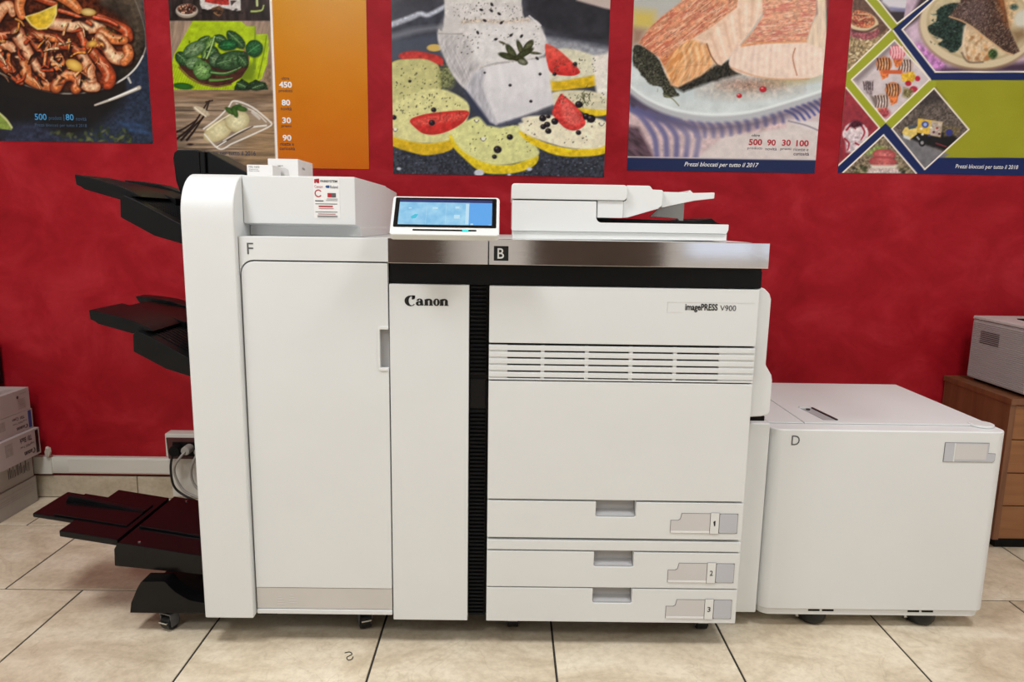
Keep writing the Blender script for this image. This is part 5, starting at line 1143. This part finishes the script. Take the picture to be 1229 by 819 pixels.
    z.stroke([(800, 215), (790, 260), (808, 335)], 5, (170, 110, 80), soft=.8); z.stroke([(510, 300), (620, 338), (720, 352), (860, 352)], 6, (196, 140, 96), soft=1.2, a=.7)
    z.poly([(868, -700), (930, -700), (940, 60), (942, 200), (920, 215), (850, 190), (870, 120), (900, 60)], (216, 194, 170), soft=1.5, var=.1, sc=4, stretch=(1, 4))
    z.poly([(640, -700), (880, -700), (895, 50), (875, 110), (850, 185), (720, 190), (570, 205), (555, 200), (610, 140), (655, 70)], (210, 154, 124), soft=1, var=.14, sc=3, seed=23)
    sk = [(642, -700), (878, -700), (893, 50), (872, 110), (848, 183), (720, 188), (572, 203), (612, 140), (657, 70)]
    streaks(sk, -.12, (190, 96, 88), .6, 1.9, 6, .5); streaks(sk, -.12, (236, 206, 184), .6, 1.7, 16, .55); streaks(sk, -.12, (130, 74, 74), .6, 1.1, 26, .66)
    z.stroke([(560, 205), (640, 190), (740, 188), (850, 184)], 7, (214, 150, 96), soft=1.2, a=.8)
    # bottom band
    z.poly([(30, 703), (930, 716), (930, 830), (30, 830)], (32, 42, 78), soft=.5)
    z.poly([(30, 698), (930, 711), (930, 716), (30, 703)], (196, 184, 182), soft=.5)
o = make_poster(.4330, 1.1245, 1.2925, 2.29, (186, 180, 172), d_fillet, 'food poster of grilled fillets on a plate over a striped cloth')
for s, u0, v0, u1, v1, m, b_ in (('oltre', 902.6, 160.4, 912.4, 164, 'ink_navy', .01), ('500', 899, 166.6, 915, 174.2, 'ink_red', .03), ('prodotti', 897.4, 176, 915, 180, 'ink_navy', .0), ('90', 921, 167.2, 931.4, 174.8, 'ink_red', .03), ('novità', 919, 176.8, 932.6, 180.2, 'ink_navy', .0),
                           ('30', 938.8, 167.4, 949.4, 175, 'ink_red', .03), ('premi', 937, 177, 949.8, 180.8, 'ink_navy', .0), ('100', 956, 168, 971, 175.6, 'ink_red', .03), ('ricette e', 953, 177.4, 970.8, 181, 'ink_navy', .0), ('curiosità', 952.8, 182.6, 971.4, 186.4, 'ink_navy', .01)):
    ptext(o, s, u0, v0, u1, v1, m, b_)
ptext(o, 'Prezzi bloccati per tutto il 2017', 821.5, 194.2, 911, 201, 'ink_white', .008, .3)

# ---------------------------------------------------------------- 5: diamond collage
def d_collage(p):
    U, V = p.U, p.V
    n = fbm(U / 30, V / 30, 4)
    p.C[:] = np.array([146, 146, 34]) + (n - .5)[:, None] * 10
    z = p.zoom(990, 0, 3.724); rg = random.Random(28)
    WH = (232, 222, 208); GR = (152, 158, 40); NV = (22, 36, 84)
    def photo(pts, col, **k): z.poly(pts, col, soft=.4, **k)
    # upper left: pizza and grated cheese
    photo([(120, -700), (185, -700), (190, 0), (296, 130), (105, 320)], (150, 128, 96), var=.35, sc=2.5, seed=3)
    z.poly([(125, -60), (200, -60), (290, 130), (250, 160), (125, 60)], (74, 44, 40), soft=3, a=.7)
    z.ell(165, 130, 82, 44, (150, 82, 88), .2, var=.3, sc=2); z.ell(170, 95, 74, 46, (206, 186, 150), .25); z.ell(165, 84, 64, 38, (176, 106, 74), .25, var=.4, sc=1.8)
    for k in range(16): z.stroke([(120 + rg.uniform(0, 90), 55 + rg.uniform(0, 50)), (120 + rg.uniform(0, 100), 60 + rg.uniform(0, 60))], 8, rg.choice([(212, 176, 132), (150, 58, 46), (90, 44, 36)]), 4, soft=.6, a=.8)
    z.stroke([(130, 135), (190, 140), (240, 115)], 10, (60, 34, 30), soft=1, a=.8)
    for k in range(90): z.ell(rg.uniform(115, 240), rg.uniform(175, 300), rg.uniform(3, 11), rg.uniform(2, 5), rg.choice([(206, 184, 136), (170, 146, 96), (110, 92, 60), (224, 208, 170)]), rg.uniform(0, 3), soft=.5, a=.8)
    # top middle
    photo([(240, -700), (480, -700), (480, 0), (325, 105), (245, 0)], (54, 44, 50)); z.poly([(245, -300), (480, -300), (470, 0), (430, 40), (300, 45), (255, 10)], (206, 202, 210), soft=3); z.stroke([(300, 36), (380, 44), (430, 26)], 12, (120, 120, 160), soft=2)
    # big plate photo
    photo([(480, -700), (1000, -700), (1000, 320), (495, 320), (348, 130)], (190, 166, 184), var=.12, sc=8, seed=5)
    z.poly([(470, -100), (560, -100), (480, 40), (400, 100), (360, 130), (370, 110)], (60, 50, 56), soft=3); z.poly([(420, 190), (520, 250), (560, 320), (495, 320), (400, 200)], (180, 120, 178), soft=4, var=.3, sc=4); z.poly([(540, 300), (1000, 270), (1000, 322), (500, 322)], (70, 50, 70), soft=4)
    zz = p.zoom(1100, 0, 7.442)
    zz.ell(560, 230, 528, 400, (146, 122, 96), .05, soft=2.5); zz.ell(560, 215, 522, 390, (206, 190, 158), .05, soft=1); zz.ell(570, 200, 470, 340, (170, 150, 116), .05, soft=1.4); zz.ell(575, 195, 460, 328, (198, 182, 148), .05, soft=1.6, var=.06, sc=6)
    zz.poly([(110, 240), (180, 180), (190, 90), (290, 30), (420, 40), (460, 200), (430, 380), (340, 468), (290, 440), (200, 390), (240, 350), (140, 300)], (32, 48, 42), sm=True, soft=1, var=.6, sc=2, wob=1.6, seed=9)
    for k in range(50):
        x, y = rg.uniform(130, 440), rg.uniform(60, 440); zz.stroke([(x, y), (x + rg.uniform(-40, 40), y + rg.uniform(-30, 30))], 12, rg.choice([(16, 26, 24), (70, 96, 84), (48, 74, 60), (22, 38, 34), (110, 130, 124)]), 5, soft=.6, a=.6) if 60 < y - (x - 130) * -.1 < 430 else None
    zz.poly([(800, -300), (900, -300), (905, 60), (880, 180), (830, 270), (800, 200)], (196, 168, 130), soft=2, var=.2, sc=3); zz.ell(1000, 170, 120, 90, (206, 204, 190), soft=2); zz.ell(880, 60, 34, 26, (70, 92, 84), soft=1.5, var=.4, sc=2); zz.poly([(840, 270), (960, 250), (1000, 320), (900, 380)], (120, 92, 62), soft=5, a=.8)
    zz.poly([(450, 210), (500, 230), (640, 340), (700, 420), (680, 480), (600, 540), (500, 555), (440, 520), (412, 440), (420, 340)], (206, 180, 146), sm=True, soft=1, var=.12, sc=3, wob=.8)
    for k in range(22): x, y = rg.uniform(460, 660), rg.uniform(310, 530); zz.ell(x, y, rg.uniform(10, 34), rg.uniform(8, 18), rg.choice([(172, 112, 66), (226, 206, 176), (150, 100, 60), (214, 160, 104)]), rg.uniform(0, 3), soft=1, a=.65)
    zz.stroke([(440, 240), (425, 400), (450, 520)], 26, (228, 212, 190), 14, soft=1.6, a=.7); zz.stroke([(412, 470), (470, 550), (600, 552)], 10, (60, 44, 34), soft=1.4, a=.8); zz.ell(690, 480, 40, 44, (54, 78, 40), soft=1.5, var=.5, sc=2)
    zz.poly([(300, 140), (400, 20), (420, -300), (740, -300), (800, 60), (840, 260), (930, 455), (870, 488), (780, 450), (680, 370), (560, 270), (440, 195), (330, 165)], (74, 54, 46), soft=1, var=.32, sc=2.4, seed=31)
    zz.poly([(400, 20), (560, -60), (640, 60), (620, 240), (520, 230), (400, 160), (340, 140)], (104, 86, 88), soft=8, a=.6, var=.4, sc=2); zz.poly([(740, -300), (800, 40), (830, 240), (800, 200), (740, 60), (700, -300)], (156, 92, 50), soft=5, a=.8, var=.3, sc=3)
    zz.tint([(300, 140), (400, 0), (740, 0), (840, 260), (930, 455), (870, 488), (680, 370), (440, 195)], lambda x, y: (.5 * np.clip((fbm(x / 1.4, y / 1.4, 4) - .55) * 7, 0, 1), np.tile(np.array([(158, 140, 124)], float), (x.size, 1))))
    zz.stroke([(300, 145), (400, 178), (500, 235), (600, 320), (700, 388), (790, 455), (870, 486)], 11, (206, 166, 124), soft=.7)
    z = p.zoom(990, 0, 3.724)
    # ice-cream diamond
    photo([(315, 178), (473, 352), (275, 543), (122, 355)], (200, 188, 190), var=.06, sc=6)
    z.poly([(300, 192), (315, 178), (330, 194), (150, 372), (122, 355)], (110, 96, 100), soft=3, a=.7)
    for a, b_, c in ((268, 285, 0), (362, 292, 1), (328, 232, 2), (308, 400, 0), (258, 452, 1)):
        z.poly([(a - 26, b_ + 18), (a + 26, b_ + 18), (a + 18, b_ + 58), (a - 8, b_ + 70)], (206, 112, 60), soft=.8, var=.25, sc=2)
        z.ell(a, b_, 36, 34, ((226, 170, 120), (222, 206, 196), (220, 130, 140))[c], var=.2, sc=2, shade=((190, 110, 66), (186, 160, 150), (190, 90, 104))[c])
        for k in range(5): z.stroke([(a - 30 + k * 13, b_ - 24), (a - 24 + k * 12, b_), (a - 30 + k * 13, b_ + 26)], 6, (52, 28, 24) if c != 2 else (240, 200, 200), 4, soft=.6)
    z.poly([(262, 312), (350, 312), (345, 330), (265, 328)], (196, 90, 50), soft=1); z.poly([(345, 330), (400, 318), (412, 345), (395, 366), (350, 362)], (222, 176, 52), soft=1, var=.2, sc=2); z.ell(418, 350, 12, 12, (178, 34, 56)); z.ell(376, 372, 14, 12, (168, 30, 52)); z.ell(400, 398, 18, 14, (176, 40, 66)); z.poly([(355, 390), (400, 400), (385, 440), (350, 430)], (120, 110, 70), soft=2, var=.4, sc=2)
    z.poly([(172, 362), (222, 358), (216, 425), (190, 418)], (140, 124, 128), soft=1, var=.4, sc=2); z.poly([(200, 420), (240, 440), (230, 480)], (120, 104, 100), soft=1.5); z.ell(268, 505, 26, 22, (160, 70, 76), soft=2, var=.4, sc=2)
    for k in range(5): z.stroke([(176 + k * 10, 366), (180 + k * 9, 400)], 4, (60, 50, 52), soft=.6)
    # left: cream with berries
    photo([(95, 385), (245, 570), (60, 745)], (142, 48, 58), var=.14, sc=5)
    z.ell(140, 600, 58, 56, (214, 198, 200), var=.16, sc=3, wob=1); z.poly([(90, 590), (190, 590), (160, 690), (100, 680)], (206, 190, 194), soft=1.5, var=.2, sc=2.5)
    for pts in ([(100, 580), (120, 560), (140, 575)], [(165, 560), (180, 590), (165, 625)], [(92, 620), (110, 640), (105, 670)], [(140, 640), (160, 650)]): z.stroke(pts, 9, (150, 24, 42), 5, soft=.7)
    z.poly([(112, 560), (126, 540), (152, 538), (172, 556), (150, 568), (128, 570)], (70, 26, 40), sm=True, soft=1.5, var=.4, sc=2)
    # truck diamond
    photo([(492, 393), (647, 578), (450, 757), (303, 575)], (92, 82, 76), var=.35, sc=2, seed=13)
    z.poly([(492, 393), (540, 450), (450, 470), (400, 480)], (50, 44, 44), soft=4, a=.8, var=.3, sc=2)
    z.poly([(303, 575), (345, 600), (560, 690), (450, 757)], (112, 110, 114), soft=1.5, var=.1, sc=5); z.poly([(345, 600), (430, 640), (540, 672), (600, 620), (560, 590), (420, 590)], (26, 24, 26), soft=1.5)
    z.poly([(420, 528), (530, 545), (520, 612), (415, 592)], (208, 172, 70), soft=.6, var=.12, sc=3); z.poly([(480, 540), (530, 545), (520, 612), (470, 602)], (170, 162, 174), soft=1.5, a=.8, var=.2, sc=2)
    z.poly([(348, 590), (362, 568), (400, 562), (418, 568), (415, 600), (385, 622), (358, 612)], (214, 188, 106), soft=.7, var=.1); z.poly([(372, 566), (412, 556), (410, 572), (380, 578)], (70, 80, 92), soft=.6); z.poly([(352, 600), (385, 612), (384, 626), (356, 616)], (206, 206, 206), soft=.8)
    z.ell(452, 556, 16, 15, (58, 76, 150)); z.ell(452, 556, 8, 8, (150, 170, 214)); z.ell(560, 592, 16, 16, (52, 54, 120)); z.ell(560, 592, 7, 7, (110, 80, 60))
    for a, b_ in ((434, 575), (478, 570), (490, 590), (505, 572), (440, 600), (470, 605), (515, 598)): z.ell(a, b_, 6, 5, rg.choice([(90, 40, 60), (60, 60, 120), (226, 220, 200), (150, 60, 50)]), soft=.5)
    z.poly([(530, 560), (610, 570), (600, 600), (535, 612)], (104, 92, 60), soft=1.5, a=.7, var=.4, sc=2); z.ell(560, 592, 15, 15, (52, 54, 120))
    z.ell(438, 638, 15, 17, (28, 26, 28)); z.ell(438, 638, 7, 8, (150, 148, 150)); z.ell(470, 628, 9, 12, (24, 22, 24)); z.stroke([(416, 612), (424, 622)], 7, (160, 160, 160)); z.stroke([(500, 640), (545, 655)], 5, (130, 50, 54), soft=.6)
    # lower triangle: sandwich
    photo([(265, 603), (412, 775), (80, 775)], (122, 108, 88), var=.4, sc=2.2, seed=17)
    z.poly([(180, 690), (235, 650), (280, 660), (260, 690)], (132, 156, 84), soft=2, var=.3, sc=2); z.ell(268, 690, 52, 24, (198, 112, 108), .05, var=.2, sc=3, shade=(160, 66, 70)); z.ell(262, 722, 62, 24, (196, 104, 100), .03, var=.2, sc=3, shade=(150, 60, 64)); z.poly([(205, 735), (330, 735), (315, 760), (215, 760)], (216, 206, 192), soft=1.5); z.poly([(200, 752), (330, 752), (350, 775), (190, 775)], (196, 176, 172), soft=1.5, var=.2, sc=2)
    for k in range(30): z.ell(rg.choice([rg.uniform(110, 200), rg.uniform(330, 400)]), rg.uniform(720, 772), rg.uniform(4, 10), rg.uniform(3, 7), rg.choice([(60, 70, 40), (34, 34, 28), (150, 150, 110)]), soft=.8, a=.7)
    # coloured bands with white edges
    def band(pts, col): z.poly(pts, col, soft=.35)
    def line(*pts): [z.stroke([pts[i], pts[i + 1]], 6.5, WH, soft=.35) for i in range(len(pts) - 1)]
    band([(60, -700), (240, -560), (240, 0), (246, 0), (330, 107), (305, 130), (190, 0), (186, -20)], GR) if False else None
    band([(188, 0), (60, -150), (110, -150), (243, 0), (328, 105), (302, 133)], GR)
    band([(302, 133), (318, 172), (122, 358), (272, 545), (278, 552), (248, 572), (98, 392), (104, 320)], GR)
    band([(275, 545), (473, 355), (500, 357), (500, 385), (490, 393), (303, 575), (280, 552)], GR)
    band([(305, 131), (462, 0), (640, -150), (720, -150), (490, 0), (348, 130), (500, 322), (1000, 322), (1000, 357), (475, 357)], NV)
    band([(275, 550), (303, 577), (448, 755), (500, 705), (1000, 705), (1000, 850), (40, 850), (40, 775), (62, 742)], NV)
    photo_tri = [(265, 603), (412, 775), (80, 775)]
    z2 = p.zoom(990, 0, 3.724)
    # redraw the sandwich triangle above the navy base
    photo(photo_tri, (122, 108, 88), var=.4, sc=2.2, seed=17)
    z.poly([(180, 690), (235, 650), (280, 660), (260, 690)], (132, 156, 84), soft=2, var=.3, sc=2); z.ell(268, 690, 52, 24, (198, 112, 108), .05, var=.2, sc=3, shade=(160, 66, 70)); z.ell(262, 722, 62, 24, (196, 104, 100), .03, var=.2, sc=3, shade=(150, 60, 64)); z.poly([(205, 738), (330, 738), (315, 760), (215, 760)], (216, 206, 192), soft=1.5); z.poly([(200, 752), (330, 752), (350, 775), (190, 775)], (196, 176, 172), soft=1.5, var=.2, sc=2)
    for k in range(24): z.ell(rg.choice([rg.uniform(120, 200), rg.uniform(330, 385)]), rg.uniform(735, 772), rg.uniform(4, 10), rg.uniform(3, 7), rg.choice([(60, 70, 40), (34, 34, 28), (150, 150, 110)]), soft=.8, a=.7)
    line((60, -150), (188, 0), (298, 131), (106, 318)); line((110, -150), (243, 0), (326, 104), (462, 0), (640, -150)); line((720, -150), (490, 0), (349, 130), (497, 320), (1000, 320))
    line((315, 178), (473, 353), (275, 543), (122, 355), (315, 178)); line((97, 390), (247, 571), (60, 742)); line((492, 393), (647, 578), (450, 757), (303, 575), (492, 393)); line((80, 775), (265, 603), (412, 775)); line((308, 135), (475, 357))
    z.poly([(20, 775), (1100, 785), (1100, 900), (20, 900)], (24, 36, 80), soft=.5)
o = make_poster(1.2100, 1.98, 1.2960, 2.30, (146, 146, 34), d_collage, 'collage poster with diamond photos, olive green field and navy bands')
ptext(o, 'Prezzi bloccati per tutto il 2018', 1147.4, 197, 1222.6, 203.4, 'ink_white', .004, .12)
